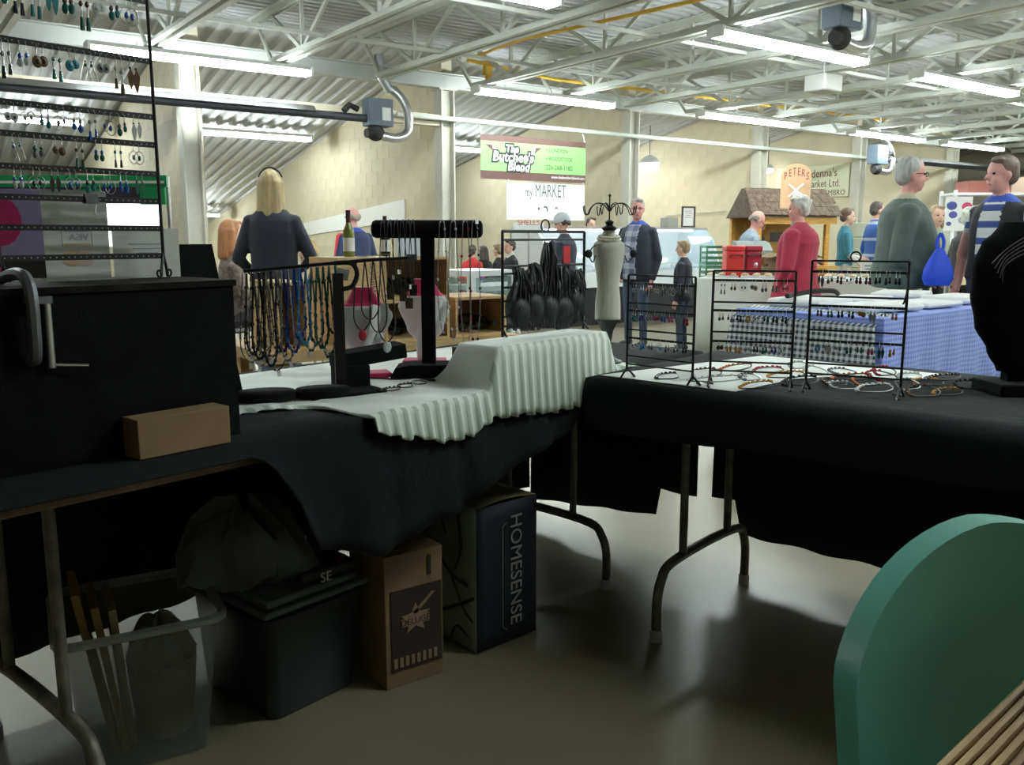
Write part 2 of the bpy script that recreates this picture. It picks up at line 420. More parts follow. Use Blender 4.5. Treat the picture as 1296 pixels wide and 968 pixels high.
folding_table('folding table under the black cloth holding the row of small earring racks', 2.03, 2.79, -.95, 1.45, legs_v=(1.25, -.6))
# black cloths -------------------------------------------------------
def drape(name, label, nu, prof, seg, fold=.006):
    "prof(s) -> list of points along the cross-section at s; rows joined into one sheet"
    rows = [prof(i / nu) for i in range(nu + 1)]
    mb = MB(); n = len(rows[0]); vs = [p for r in rows for p in r]
    mb.add(vs, [(i * n + j, i * n + j + 1, (i + 1) * n + j + 1, (i + 1) * n + j) for i in range(nu) for j in range(n - 1)])
    o = mb.build(name, M_blackcloth, solid=.003, angle=80); tag(o, label, 'tablecloth'); return o
HU = [.30, .49, .60, .93, .965, 1.0, 1.09, 1.24, 1.47, 1.62, 1.88, 2.12, 2.2]
HZ = [.74, .735, .735, .735, .72, .66, .50, .455, .49, .54, .60, .71, .745]
def profL(s):
    u = .28 + (2.76 - .28) * s
    hz = interp(HU, HZ, u) if u < 2.2 else .75
    out = []
    bz = .12
    for k in range(7):
        z = bz + (ZT - .01 - bz) * k / 6; w = math.sin(u * 31) * .012 * (1 - k / 6)
        out.append(T(u, 2.292 + w, z))
    for k in range(9): out.append(T(u, 2.28 + (1.50 - 2.28) * k / 8, ZT + .0035 + .0008 * math.sin(u * 17 + k)))
    for k in range(1, 9):
        z = ZT - .004 - (ZT - .004 - hz) * k / 8
        w = (math.sin(u * 16 + 1) * .03 + math.sin(u * 37) * .012) * (k / 8) * min(1, (ZT - hz) / .2)
        out.append(T(u, 1.492 - max(0, .02 * (k / 8)) - abs(w) * .7 - .0, z))
    return out
drape('black_tablecloth', 'black cloth with swagged front over the necklace table', 96, profL, 0)
def profR(s):
    v = 1.459 - (1.459 + .97) * s
    out = []
    hb = .11 if v < 1.36 else .23
    hf = .632 + .02 * (1.2 - v) + .004 * math.sin(v * 9)
    for k in range(7):
        w = math.sin(v * 29) * .012 * (1 - k / 6)
        out.append(T(2.812 + w, v, hb + (ZT - .01 - hb) * k / 6))
    for k in range(9): out.append(T(2.80 + (2.015 - 2.80) * k / 8, v, ZT + .0035 + .0008 * math.sin(v * 19 + k)))
    for k in range(1, 6):
        w = (math.sin(v * 23) * .010 + math.sin(v * 51) * .004) * k / 5
        out.append(T(2.005 - .012 * k / 5 - abs(w), v, ZT - .004 - (ZT - hf) * k / 5))
    return out
drape('black_tablecloth', 'black cloth with a short front drop over the earring rack table', 90, profR, 0)
mb = MB(); n = 30
def endp(s, t):
    v = 2.28 - (2.28 - 1.505) * s; hz = .07 + .07 * s if v > 1.67 else .23
    return T(2.772 + math.sin(v * 27) * .010 * t, v, ZT - .002 - (ZT - hz) * t)
o = MB().grid(endp, 40, 6).build('table_skirt', M_blackcloth, solid=.003, angle=80); tag(o, 'black skirt panel hanging at the outer corner behind the table legs', 'table skirt')

# white scalloped cloth ----------------------------------------------
M_wcloth = mat('white_damask', (.84, .88, .83), .75); 
M_wpleat = check_mat('white_damask_pleat_shade', (.84, .90, .83), (.48, .58, .48), (0,), 1 / .034, .45, .7, 'UV')  # darker stripes are the shade between pleats, put into the colour
BU0, BU1, BV1, BH = 1.66, 2.15, 1.655, .110
def zt(u, v):
    e = .018
    def sm(x): x = max(0, min(1, x)); return x * x * (3 - 2 * x)
    k = sm((u - BU0 + .045) / .05) * sm((BU1 + .045 - u) / .05) * sm((BV1 + .03 - v) / .05)
    return ZT + .012 + BH * k + (.004 * math.sin(u * 40) * math.sin(v * 30) if k < .5 else 0)
SKU = [1.10, 1.19, 1.246, 1.339, 1.467, 1.551, 1.588, 1.62, 1.70, 1.90, 2.07, 2.15, 2.19, 2.22]
SKZ = [.768, .763, .735, .71, .68, .682, .70, .712, .706, .69, .694, .712, .745, .77]
def wprof(s):
    u = 1.02 + (2.30 - 1.02) * s
    out = []
    vf = max(1.63, 1.758 - (u - 1.076) * .5) if u < 1.205 else max(1.485, 1.69 - (u - 1.205) * 6)
    for k in range(17):
        v = 2.2 + (vf - 2.2) * k / 16
        out.append((T(u, v, zt(u, v)), u))
    z0 = zt(u, vf)
    sc = abs(math.sin((u - 1.19) * math.pi / .055)) * .010
    hz = interp(SKU, SKZ, u) - sc if 1.238 < u < 2.22 else z0 - .005
    hz = min(hz, z0 - .004)
    for k in range(1, 11):
        q = k / 10
        out.append((T(u, vf - .007 - .018 * q - .006 * math.sin((u) * 2 * math.pi / .034) * q, z0 - (z0 - hz) * q), u))
    return out
nU = 300; rows = [wprof(i / nU) for i in range(nU + 1)]; n = len(rows[0])
mb = MB(); mb.v = [tuple(p) for r in rows for p, u in r]
for i in range(nU):
    for j in range(n - 1):
        mb.f.append((i * n + j, i * n + j + 1, (i + 1) * n + j + 1, (i + 1) * n + j)); mb.m.append(1 if j < 16 else 0)
me = mb.mesh('white_scalloped_cloth', [M_wpleat, M_wcloth], True, 80)
uv = me.uv_layers.new(name='UVMap')
uu = [u for r in rows for p, u in r]
for lp in me.loops: uv.data[lp.index].uv = (uu[lp.vertex_index], 0)
o = link('white_scalloped_cloth', me, None, solid=.003); tag(o, 'white cloth with painted pleat shade and scalloped hem draped over a riser on the necklace table', 'cloth')
b = MB().box((0, 0, 0), (BU1 - BU0 - .01, BV1 - 1.50 - .01, BH - .012)).build('display_riser', M_card); b.location = T((BU0 + BU1) / 2, (BV1 + 1.50) / 2, ZT + .006 + BH / 2); b.rotation_euler.z = TA
tag(b, 'cardboard riser box hidden under the white scalloped cloth', 'box')
# white paper sheet on the right table
o = MB().prism([(0, 0), (.30, -.03), (.46, -.12), (.50, -.30), (.66, -.32), (.70, .25), (.0, .42)], .0015, T(2.06, 1.02, ZT + .0065), UE, VE).build('white_table_sheet', mat('white_sheet', (.82, .84, .80), .8)); tag(o, 'white sheet spread under the jewellery between the small earring racks', 'sheet')
# ---- black display riser box with clamp, boards
M_blackboard = mat('black_painted_board', (.004, .004, .005), .95, spec=.15, var=.4, vscale=20, bump=.1, bscale=200)
t = thing('display_box', 'large black display riser box with a clamp on its edge, earring rack on top', 'display box', T(.60, 1.70, ZT + .004), TA)
MB().box((0, -.135, .151), (.72, .012, .30)).build('front_panel', M_blackboard, t)
MB().box((0, .135, .151), (.72, .012, .30)).build('rear_panel', M_blackboard, t)
for s in (-1, 1): MB().box((s * .352, 0, .151), (.012, .258, .30)).build('side_panel', M_blackboard, t)
MB().box((0, 0, .307), (.73, .29, .012)).build('top_panel', mat('worn_board_edge', (.010, .009, .007), .95, spec=.15, var=.5, vscale=30), t)
ZBX = ZT + .004 + .313
t = thing('c_clamp', 'grey C-clamp gripping the top edge of the black display box', 'clamp', T(.575, 1.57, ZBX), TA)
M_cl = mat('grey_cast_iron', (.16, .17, .18), .45, .7)
MB().tube(catmull([(.0, .09, .012), (0, .03, .022), (0, -.015, .018), (0, -.035, -.01), (0, -.036, -.08), (0, -.03, -.115), (0, -.006, -.122)], 5), .0105, 8).build('frame', M_cl, t)
MB().cyl((.028, -.022, -.02), (.028, -.022, -.135), .0065).build('screw', M_silver, t)
MB().box((.014, -.022, -.02), (.04, .02, .012)).build('jaw', M_cl, t)
MB().cyl((.03, -.022, -.130), (.085, -.03, -.136), .0028, 6).build('handle', M_silver, t)
t = thing('black_display_board', 'tall black fabric board leaning behind the black display box', 'board', T(1.10, 1.87, ZT + .008), TA)
MB().prism([(-.17, 0), (.06, 0), (-.0, .375), (-.17, .375)], .012, (0, 0, .001), (1, 0, 0), (0, .02, 1)).build('panel', M_velvet, t)
MB().prism([(-.01, 0), (.01, 0), (.01, .28), (-.01, .28)], .01, (-.08, .09, .0), (1, 0, 0), (0, -.3, 1)).build('strut', M_blackboard, t)
o = MB().box((0, 0, .037), (.185, .055, .073)).build('small_carton', M_card, bevel=.002); o.location = T(.81, 1.527, ZT + .0055); o.rotation_euler.z = TA + .02; tag(o, 'small brown carton on the black cloth in front of the display box', 'carton')
# ---- under the tables
M_clear = mat('clear_plastic', (.22, .25, .23), .25, alpha=.34, spec=.6)
M_dkpl = mat('dark_blue_plastic', (.014, .022, .026), .4); M_lid = mat('grey_green_lid', (.11, .14, .13), .45)
def tub(name, label, u, v, rz, w, d, h, tm, rim, tap=.86):
    t = thing(name, label, 'storage tub', T(u, v, 0), TA + rz)
    mb = MB(); ring = []
    def rr(hw, hd, z, r=.03):
        pts = []
        for sx, sy, a0 in ((1, 1, 0), (-1, 1, 90), (-1, -1, 180), (1, -1, 270)):
            for k in range(4):
                a = R(a0 + 30 * k); pts.append(V(sx * (hw - r) + r * math.cos(a), sy * (hd - r) + r * math.sin(a), z))
        return pts
    o_ = [rr(w / 2 * tap, d / 2 * tap, .004), rr(w / 2, d / 2, h)]; i_ = [rr(w / 2 - .003, d / 2 - .003, h), rr(w / 2 * tap - .003, d / 2 * tap - .003, .008)]
    allr = o_ + i_; vs = [p for q in allr for p in q]; n = 16
    fs = [(a * n + k, a * n + (k + 1) % n, (a + 1) * n + (k + 1) % n, (a + 1) * n + k) for a in range(3) for k in range(n)]
    fs += [tuple(reversed(range(n))), tuple(3 * n + k for k in range(n))]
    mb.add(vs, fs).build('body', tm, t)
    MB().tube(rr(w / 2 + .008, d / 2 + .008, h - .004, .035), .011, 6, closed=True).build('rim', rim, t)
    return t
t = tub('plastic_tub', 'clear open plastic tub stuffed with paper and yellow folders', .875, 1.90, R(-20), .32, .32, .33, M_clear, mat('clear_rim', (.40, .44, .42), .3, alpha=.7), .80)
M_yel = mat('yellow_envelope', (.36, .24, .06), .7)
for k, (x, y, a, hgt, m) in enumerate([(-.093, .02, -9, .38, M_yel), (-.066, .0, -7, .35, M_yel), (-.040, .02, -4, .33, mat('pale_envelope', (.42, .36, .22), .7))]):
    o = MB().box((0, 0, hgt / 2), (.016, .17, hgt), Matrix.Rotation(R(a), 3, 'Y')).build('file_folder', m); o.location = T(.875, 1.90, .02) + Matrix.Rotation(TA - R(20), 3, 'Z') @ V(x, y, 0); o.rotation_euler.z = TA - R(20)
    tag(o, ('tallest yellow folder', 'bright yellow folder', 'pale folder')[k] + ' standing in the clear plastic tub', 'folder')
mb = MB()
def wad(s, t_):
    a = 2 * math.pi * s; r = t_
    return V(.08 * r * math.cos(a) + .05, .10 * r * math.sin(a), .275 - .08 * r * r + .02 * math.sin(5 * a + 3 * r) + .015 * math.sin(11 * a))
o = MB().grid(wad, 28, 8).lathe([(.062, .02), (.072, .12), (.078, .2)], 16, (.05, 0, 0), 1, 1.2).build('crumpled_paper', mat('crumpled_tissue', (.30, .29, .24), .85, var=.2, vscale=14, bump=.6, bscale=22)); o.location = T(.875, 1.90, .0); o.rotation_euler.z = TA - R(20); tag(o, 'bundle of crumpled tissue paper in the clear plastic tub', 'paper')
t = tub('plastic_tub', 'dark plastic tub with a grey lid next to the clear tub', 1.235, 1.875, 0, .29, .35, .27, M_dkpl, M_dkpl, .9)
MB().box((0, 0, .285), (.315, .375, .016)).box((0, 0, .30), (.27, .33, .02)).build('lid', M_lid, t, bevel=.006)
# grey bag slumped on the lid
def bag(s, t_):
    a = 2 * math.pi * s; r = [.13, .17, .16, .12, .06, .02][min(5, int(t_ * 5.01))]
    z = [.0, .02, .09, .16, .20, .21][min(5, int(t_ * 5.01))]
    w = 1 + .16 * math.sin(3 * a + 4 * t_) + .10 * math.sin(7 * a + 9 * t_) + .06 * math.sin(13 * a - 5 * t_)
    return V(r * math.cos(a) * w * .78, r * math.sin(a) * w * .95, z * .9 + (.018 * math.sin(5 * a + 6 * t_) + .012 * math.sin(11 * a)) * (1 if 0 < t_ else 0))
o = MB().grid(bag, 64, 5).build('plastic_bag', mat('grey_plastic_bag', (.10, .115, .105), .45, var=.3, vscale=7, bump=.8, bscale=16)); o.location = T(1.17, 1.90, .313); o.rotation_euler.z = 1.0; tag(o, 'slumped grey plastic bag lying on the lidded tub', 'bag')
def flap(s, t_): return V(-.06 + .13 * s, -.14 - .05 * t_ , .05 - .06 * t_ + .012 * math.sin(6 * s))
t = thing('shopping_bag', 'dark folded shopping bag with an orange corner on the tub lid', 'bag', T(1.30, 1.78, .312), TA)
MB().prism([(-.09, -.05), (.07, -.07), (.085, .05), (-.05, .07)], .03, (0, 0, 0), (1, 0, 0), (0, 1, 0)).build('folded_bag', mat('black_poly_bag', (.015, .017, .02), .5), t, bevel=.008)
text('lettering', 'SE', .035, M_paper, t, (-.05, -.075, .004), (1, -.08, 0), (0, 0, 1), .001)
MB().prism([(.02, -.055), (.065, -.03), (.06, -.015)], .004, (0, 0, .031), (1, 0, 0), (0, 1, 0)).build('orange_corner', mat('orange_print', (.5, .10, .04), .5), t)
# cardboard carton with a dark printed panel
t = thing('cardboard_carton', 'upright cardboard carton with a dark printed star panel beside the patterned bag', 'carton', T(1.47, 1.605, 0), TA - R(13))
MB().box((0, .10, .18), (.172, .20, .36)).build('carton_body', M_card, t, bevel=.002)
MB().box((.005, -.0016, .155), (.15, .003, .22)).build('printed_panel', mat('dark_maroon_print', (.035, .02, .02), .6), t)
st = [(.045 * math.cos(R(90 + 36 * k)) * (1 if k % 2 == 0 else .45), .045 * math.sin(R(90 + 36 * k)) * (1 if k % 2 == 0 else .45)) for k in range(10)]
M_pp = mat('faded_print', (.28, .19, .12), .7)
MB().prism(st, .002, (.0, -.0035, .18), (1, 0, 0), (0, 0, 1)).prism([(.0, 0), (.058, .05), (.05, .052), (-.008, .006)], .002, (0, -.0035, .19), (1, 0, 0), (0, 0, 1)).build('star_emblem', M_pp, t)
MB().box((0, -.004, .174), (.085, .002, .022)).build('name_band', M_pp, t)
text('lettering', 'DELUGE', .024, mat('dark_maroon_print', (0, 0, 0)), t, (0, -.0055, .166), (1, 0, 0), (0, 0, 1), .0005, 'CENTER')
for k in range(8): MB().box((-.06 + k * .017, -.004, .068), (.010, .002, .026)).build('stripe', M_pp, t)
MB().prism([(.045 + .006 * math.cos(R(a)), .315 + (.022 if 0 <= a <= 180 else -.022) + .006 * math.sin(R(a))) for a in range(0, 360, 30)], .003, (0, .0005, 0), (1, 0, 0), (0, 0, 1)).build('hand_hole', M_rubber, t)
o = MB().tube(catmull([(-.045, .03, 0), (-.04, .01, .03), (-.02, .02, .038), (-.01, .05, .02), (.01, .03, .03), (.02, .02, 0)], 4), .006, 6).build('black_clip', M_rubber); o.location = T(1.44, 1.62, .366); tag(o, 'black spring clip on top of the cardboard carton', 'clip')
# tall patterned reusable bag
t = thing('reusable_bag', 'tall reusable bag with dark branch print on pale sides and a navy gusset', 'bag', T(1.685, 1.585, 0), TA - R(8))
M_pale = mat('pale_green_bag', (.24, .30, .24), .7, var=.15, vscale=5); M_navy = mat('navy_gusset', (.010, .014, .026), .7)
def face(o, ex, w, h, nseg, bul):
    ex = Vector(ex)
    nn = Vector((ex.y, -ex.x, 0))
    def fn(s, t_): return Vector(o) + ex * (w * s) + Vector((0, 0, h * t_)) + nn * (bul * math.sin(math.pi * s) * math.sin(math.pi * min(1, t_ * 1.05)))
    return fn
MB().grid(face((0, 0, .004), (1, 0, 0), .225, .42, 0, .012), 8, 10).build('gusset', M_navy, t, solid=.002)
lf = MB().grid(face((0, .30, .004), (0, -1, 0), .30, .42, 0, .012), 8, 10).build('side_panel', M_pale, t, solid=.002)
MB().grid(face((.225, 0, .004), (0, 1, 0), .30, .42, 0, .012), 8, 10).build('side_panel', M_pale, t, solid=.002)
MB().grid(face((.225, .30, .004), (-1, 0, 0), .225, .42, 0, .012), 8, 10).build('gusset', M_navy, t, solid=.002)
MB().grid(lambda s, q: V(.225 * s, .30 * q, .422 + .012 * math.sin(math.pi * s)), 6, 6).build('top_flap', mat('olive_bag_top', (.16, .14, .07), .8), t, solid=.002)
MB().box((.1125, .15, .004), (.22, .29, .006)).build('base', M_navy, t)
mb = MB()
for pts, r in [([(-.014, .30, .30), (-.016, .20, .29), (-.016, .10, .22), (-.014, .02, .20)], .006), ([(-.016, .10, .22), (-.016, .04, .13), (-.014, .0, .10)], .005), ([(-.014, .28, .10), (-.016, .16, .09), (-.016, .05, .14), (-.01, .0, .17)], .005), ([(-.016, .06, .40), (-.016, .05, .30), (-.016, .08, .23)], .006), ([(-.016, .14, .38), (-.016, .12, .33)], .004), ([(-.016, .10, .02), (-.016, .07, .07), (-.014, .01, .04)], .005)]:
    mb.tube(catmull(pts, 4), r, 6, flat=.4)
mb.build('branch_print', M_rubber, t)
text('lettering', 'HOMESENSE', .060, mat('pale_print', (.35, .35, .33), .7), t, (.115, -.0145, .39), (0, 0, -1), (1, 0, 0), .0006, sx=1.0)
MB().tube([(.10, -.0135, .37), (.085, -.0135, .36), (.085, -.0135, .06), (.10, -.0135, .05)], .0012, 4).build('border_line', MATS['pale_print'], t)
o = MB().box((0, 0, .07), (.006, .4, .14), Matrix.Rotation(R(12), 3, 'Y')).build('bright_floor_sheet', M_paper); o.location = T(.40, 2.05, .003); o.rotation_euler.z = TA + R(60); tag(o, 'white paper sheet also standing in for bright floor behind the clear tub', 'board')  # pale sheet also stands in for the brightness of the floor behind
# ================================================================== people
import numpy as np
M_skin = mat('skin_light', (.62, .36, .27), .55, var=.05); M_skinr = mat('skin_ruddy', (.68, .34, .29), .55, var=.06); M_skinp = mat('skin_pale', (.66, .42, .32), .55, var=.05)
M_eye = mat('eye_dark', (.03, .025, .02), .2); M_lip = mat('lip', (.45, .16, .14), .5)
M_shoe = mat('dark_shoes', (.03, .03, .032), .5)
HAIRM = {}
def hairmat(name, c): return mat('hair_' + name, c, .55, var=.35, vscale=40, bump=.6, bscale=60, stretch=(1, 1, .15))
class Body:
    def __init__(s): s.mb = MB(); s.pr = []
    def cap(s, a, b, ra, rb, tag, n=14):
        a = Vector(a); b = Vector(b); d = b - a; L = max(d.length, 1e-5); x = d / L
        pts = []; rr = []
        for k in range(4): q = R(90 * (1 - k / 4)); pts.append(a - x * ra * math.sin(q)); rr.append(max(.001, ra * math.cos(q)))
        for k in range(5): q = R(90 * k / 4); pts.append(b + x * rb * math.sin(q)); rr.append(max(.001, rb * math.cos(q)))
        s.mb.tube(pts, rr, n); s.pr.append(('c', a, b, ra, rb, tag)); return s
    def ell(s, c, r, tag, M=None):
        s.mb.ell(c, r, 16, 10, M); s.pr.append(('e', Vector(c), r, M, tag)); return s
    def loft(s, rings, M, tag, n=24):
        "rings of (z, x_center, rx, ry) with superelliptic sections, M maps to body space"
        vs = []; fs = []
        for z, xc, rx, ry in rings:
            for k in range(n):
                a = 2 * math.pi * k / n; ca, sa = math.cos(a), math.sin(a)
                vs.append(M @ Vector((xc + rx * math.copysign(abs(ca) ** .85, ca), ry * math.copysign(abs(sa) ** .85, sa), z)))
        for i in range(len(rings) - 1):
            for k in range(n): fs.append((i * n + k, i * n + (k + 1) % n, (i + 1) * n + (k + 1) % n, (i + 1) * n + k))
        fs.append(tuple(reversed(range(n)))); fs.append(tuple((len(rings) - 1) * n + k for k in range(n)))
        s.mb.add(vs, fs); s.pr.append(('l', rings, M.inverted(), tag)); return s
    def finish(s, name, voxel, mats, smooth=2, override=None, extra=None):
        me = s.mb.mesh(name, [M_white], True)
        tmp = bpy.data.objects.new('tmp', me); COL.objects.link(tmp)
        md = tmp.modifiers.new('r', 'REMESH'); md.mode = 'VOXEL'; md.voxel_size = voxel
        if smooth:
            ms = tmp.modifiers.new('s', 'SMOOTH'); ms.iterations = smooth; ms.factor = .5
        dg = bpy.context.evaluated_depsgraph_get(); out = bpy.data.meshes.new_from_object(tmp.evaluated_get(dg))
        bpy.data.objects.remove(tmp); out.name = name
        n = len(out.polygons); c = np.empty(n * 3); out.polygons.foreach_get('center', c); c = c.reshape(n, 3)
        best = np.full(n, 1e9); bt = np.zeros(n, int); names = list(mats)
        for p in s.pr:
            if p[0] == 'c':
                a, b, ra, rb, tg = np.array(p[1]), np.array(p[2]), p[3], p[4], p[5]
                d = b - a; t = np.clip(((c - a) @ d) / max(1e-9, d @ d), 0, 1)
                dist = np.linalg.norm(c - a - t[:, None] * d, axis=1) - (ra + (rb - ra) * t)
            elif p[0] == 'e':
                q = c - np.array(p[1]); tg = p[4]
                if p[3] is not None: q = q @ np.array(p[3])
                rr = np.array(p[2] if isinstance(p[2], (tuple, list)) else (p[2],) * 3)
                dist = (np.linalg.norm(q / rr, axis=1) - 1) * rr.min()
            else:
                rings, Mi, tg = p[1], np.array(p[2]), p[3]
                q = c @ Mi[:3, :3].T + Mi[:3, 3]
                zs = [r[0] for r in rings]
                xc = np.interp(q[:, 2], zs, [r[1] for r in rings]); rx = np.interp(q[:, 2], zs, [r[2] for r in rings]); ry = np.interp(q[:, 2], zs, [r[3] for r in rings])
                dist = (np.sqrt(((q[:, 0] - xc) / rx) ** 2 + (q[:, 1] / ry) ** 2) - 1) * np.minimum(rx, ry)
                dist = np.maximum(dist, np.maximum(zs[0] - q[:, 2], q[:, 2] - zs[-1]))
            m = dist < best; best[m] = dist[m]; bt[m] = names.index(tg)
        if override:
            for i in range(n):
                r_ = override(c[i], names[bt[i]])
                if r_ is not None: bt[i] = names.index(r_)
        out.materials.clear()
        for k in names: out.materials.append(mats[k])
        out.polygons.foreach_set('material_index', bt.astype(np.int32)); out.polygons.foreach_set('use_smooth', [True] * n)
        return out
def hand_geo(mb, w, d, nrm, side, k, curl=.6):
    "palm and five fingers; w wrist, d pointing direction, nrm palm normal"
    d = Vector(d).normalized(); nrm = Vector(nrm); nrm = (nrm - d * nrm.dot(d)).normalized(); x = d.cross(nrm) * side
    w = Vector(w)
    M = Matrix((d, x, nrm)).transposed()
    mb.ell(w + d * .045 * k, (.052 * k, .040 * k, .017 * k), 12, 8, M)
    mb.tube([w - d * .03 * k, w + d * .02 * k], [.026 * k, .028 * k], 10)
    for i, (o, L) in enumerate(((-.028, .068), (-.009, .080), (.010, .075), (.028, .060))):
        b = w + d * .082 * k + x * (-o) * k
        p = [b]; dd = d.copy()
        for sgm, fr in enumerate((.45, .32, .23)):
            dd = (Quaternion(x * side * 1, curl * (.5 + .35 * sgm)) @ dd) if True else dd
            p.append(p[-1] + dd * L * fr * k)
        mb.tube([w + d * .06 * k + x * (-o) * k] + p, [.009 * k, .0088 * k, .0082 * k, .0075 * k, .005 * k], 7)
    b = w + d * .025 * k + x * .030 * k
    p1 = b + (d * .7 + x * .6 + nrm * .2).normalized() * .035 * k; p2 = p1 + (d * .95 + x * .15 + nrm * .3).normalized() * .03 * k
    mb.tube([b - x * .01 * k, b, p1, p2], [.011 * k, .012 * k, .010 * k, .006 * k], 7)
def person(label, px, py, D, face, top, pants, skin=None, hair=('short', (.1, .07, .05)), build=1.0, belly=0., lean=0., arms=None, turn=0., nod=0., seated=False, glasses=False, voxel=.0125, jacket=0., skirt=0., override=None, mats=None, sleeve='top', forearm='top', pos=None, hands=True, collar=None, group=None, pos_y=None):
    g = P(px, py, d=D); S = g.z
    kk = S / 1.75 if not seated else S / 1.33
    skin = skin or M_skin
    t = thing('person', label, 'person', (g[0], g[1], 0), math.atan2(g.y, g.x) - R(face), group)
    B = Body()
    k = kk
    zs = -.42 * k if seated else 0.     # the pelvis drops when seated
    hip = V(0, 0, .94 * k + zs)
    Ml = Matrix.Translation(hip) @ Matrix.Rotation(R(lean), 4, 'Y') @ Matrix.Translation(-hip)
    def up(x, y, z): return Ml @ V(x * k, y * k, z * k + zs)
    b = build; j = jacket
    Mk = Ml @ Matrix.Translation((0, 0, zs)) @ Matrix.Scale(k, 4)
    rings = [(.80, 0, .12 * b + j + belly * .3, .165 * b + j), (.90, 0, .13 * b + j + belly * .5, .175 * b + j), (1.02, .01 + belly * .3, .118 * b + j + belly * .7, .158 * b + j), (1.14, .01 + belly * .25, .118 * b + j + belly * .5, .160 * b + j), (1.27, .0, .122 * b + j, .165 * b + j), (1.35, -.008, .108 * b + j * .8, .158 * b + j * .6), (1.40, -.01, .088 * b + j * .4, .135 * b + j * .3), (1.438, -.012, .066 * b, .100 * b), (1.475, -.012, .052, .062)]
    if not jacket: rings = rings[1:]
    if skirt: rings[0] = (.70, 0, .15 * b + skirt, .19 * b + skirt)
    B.loft(rings, Mk, 'top')
    B.loft([(.80, 0, .105 * b, .155 * b), (.90, 0, .115 * b, .165 * b), (.99, 0, .11 * b, .150 * b)], Matrix.Translation((0, 0, zs)) @ Matrix.Scale(k, 4), 'pants')
    # neck and head
    nb = up(-.012, 0, 1.44); nt_ = up(.012, 0, 1.53)
    B.cap(nb, nt_, .054 * k, .050 * k, 'skin')
    hc = up(.018, 0, 1.60)
    Hm = Matrix.Translation(hc) @ Matrix.Rotation(R(lean), 4, 'Y') @ Matrix.Rotation(R(turn), 4, 'Z') @ Matrix.Rotation(R(nod), 4, 'Y') @ Matrix.Scale(k, 4)
    H3 = Hm.to_3x3() * (1 / k)
    def hd(x, y, z): return Hm @ V(x, y, z)
    B.ell(hd(-.005, 0, .035), (.098 * k, .076 * k, .098 * k), 'skin', H3)
    B.ell(hd(.022, 0, -.035), (.070 * k, .062 * k, .085 * k), 'skin', H3)
    B.ell(hd(.050, 0, -.085), (.034 * k, .036 * k, .026 * k), 'skin', H3)
    B.cap(hd(.088, 0, .02), hd(.112, 0, -.022), .011 * k, .015 * k, 'skin')
    B.ell(hd(.078, 0, .04), (.018 * k, .050 * k, .012 * k), 'skin', H3)
    for s in (-1, 1):
        B.ell(hd(-.004, s * .076, -.005), (.019 * k, .010 * k, .030 * k), 'skin', H3)
        B.ell(hd(.058, s * .036, -.028), (.028 * k, .022 * k, .022 * k), 'skin', H3)
    B.ell(hd(.086, 0, -.060), (.012 * k, .024 * k, .007 * k), 'lip', H3)
    # legs
    for s in (-1, 1):
        if seated:
            h = V(.02 * k, s * .09 * k, .50 * k); kn = V(.44 * k, s * .12 * k, .50 * k); an = V(.42 * k, s * .12 * k, .09 * k)
        else:
            h = V(0, s * .088 * k, .88 * k); kn = V(.012 * k, s * .098 * k, .49 * k); an = V(-.015 * k, s * .10 * k, .09 * k)
        B.cap(h, kn, .088 * k * b, .060 * k, 'pants'); B.cap(kn, an, .060 * k, .047 * k, 'pants')
        B.cap(an + V(-.03 * k, 0, -.045 * k), an + V(.14 * k, s * .015 * k, -.055 * k), .042 * k, .034 * k, 'shoe')
    # arms: elbow and wrist offsets from the shoulder, in units of the body
    arms = arms or {}
    hmb = MB()
    for s, nm in ((1, 'L'), (-1, 'R')):
        sh = up(-.012, s * (.148 * b + j * .35), 1.338 - j * .5)
        e, w_ = arms.get(nm, ((-.03, .075, -.29), (.04, .075, -.53)))
        def off(q): return sh + Ml.to_3x3() @ V(q[0] * k, s * q[1] * k, q[2] * k)
        el, wr = off(e), off(w_)
        B.cap(sh, el, .060 * k * b + j * .4, .046 * k * b + j * .3, sleeve)
        fore = wr - el
        B.cap(el, el + fore * .92, .045 * k * b + j * .3, .034 * k + j * .3, forearm) if forearm != 'skin' else B.cap(el, wr, .043 * k * b, .029 * k, 'skin')
        B.cap(el + fore * .8, wr, .028 * k, .026 * k, 'skin')
        if hands:
            dd = fore.normalized(); nrm = V(0, -s, 0) if abs(dd.y) < .8 else V(-1, 0, 0)
            if len(arms.get(nm, ())) > 2: nrm = Vector(arms[nm][2])
            hand_geo(hmb, wr, dd, nrm, s, k)
    if collar: B.cap(up(-.012, 0, 1.435), up(-.01, 0, 1.475), .078 * k, .066 * k, 'collar')
    ms = {'skin': skin, 'top': top, 'pants': pants, 'shoe': M_shoe, 'lip': M_lip}
    if collar: ms['collar'] = collar
    if mats: ms.update(mats)
    ov = None
    if override:
        Mi = Mk.inverted()
        def ov(c, tg):
            q = Mi @ Vector(c); return override(q, tg)
    me = B.finish('body', voxel * max(.7, k), ms, 2, ov)
    # hands and eyes joined into the one body mesh
    bm = bmesh.new(); bm.from_mesh(me)
    if hmb.v:
        hm = hmb.mesh('h', [skin], True); n0 = len(bm.faces); bm.from_mesh(hm); bm.faces.ensure_lookup_table()
        for f in bm.faces[n0:]: f.material_index = 0
    em = MB()
    for s in (-1, 1): em.ell(hd(.079, s * .031, .012), (.010 * k, .014 * k, .0085 * k), 8, 6, H3)
    e2 = em.mesh('e', [M_eye]); n0 = len(bm.faces); bm.from_mesh(e2); bm.faces.ensure_lookup_table()
    me.materials.append(M_eye)
    for f in bm.faces[n0:]: f.material_index = len(me.materials) - 1; f.smooth = True
    bm.to_mesh(me); bm.free()
    bo = link('body', me, t)
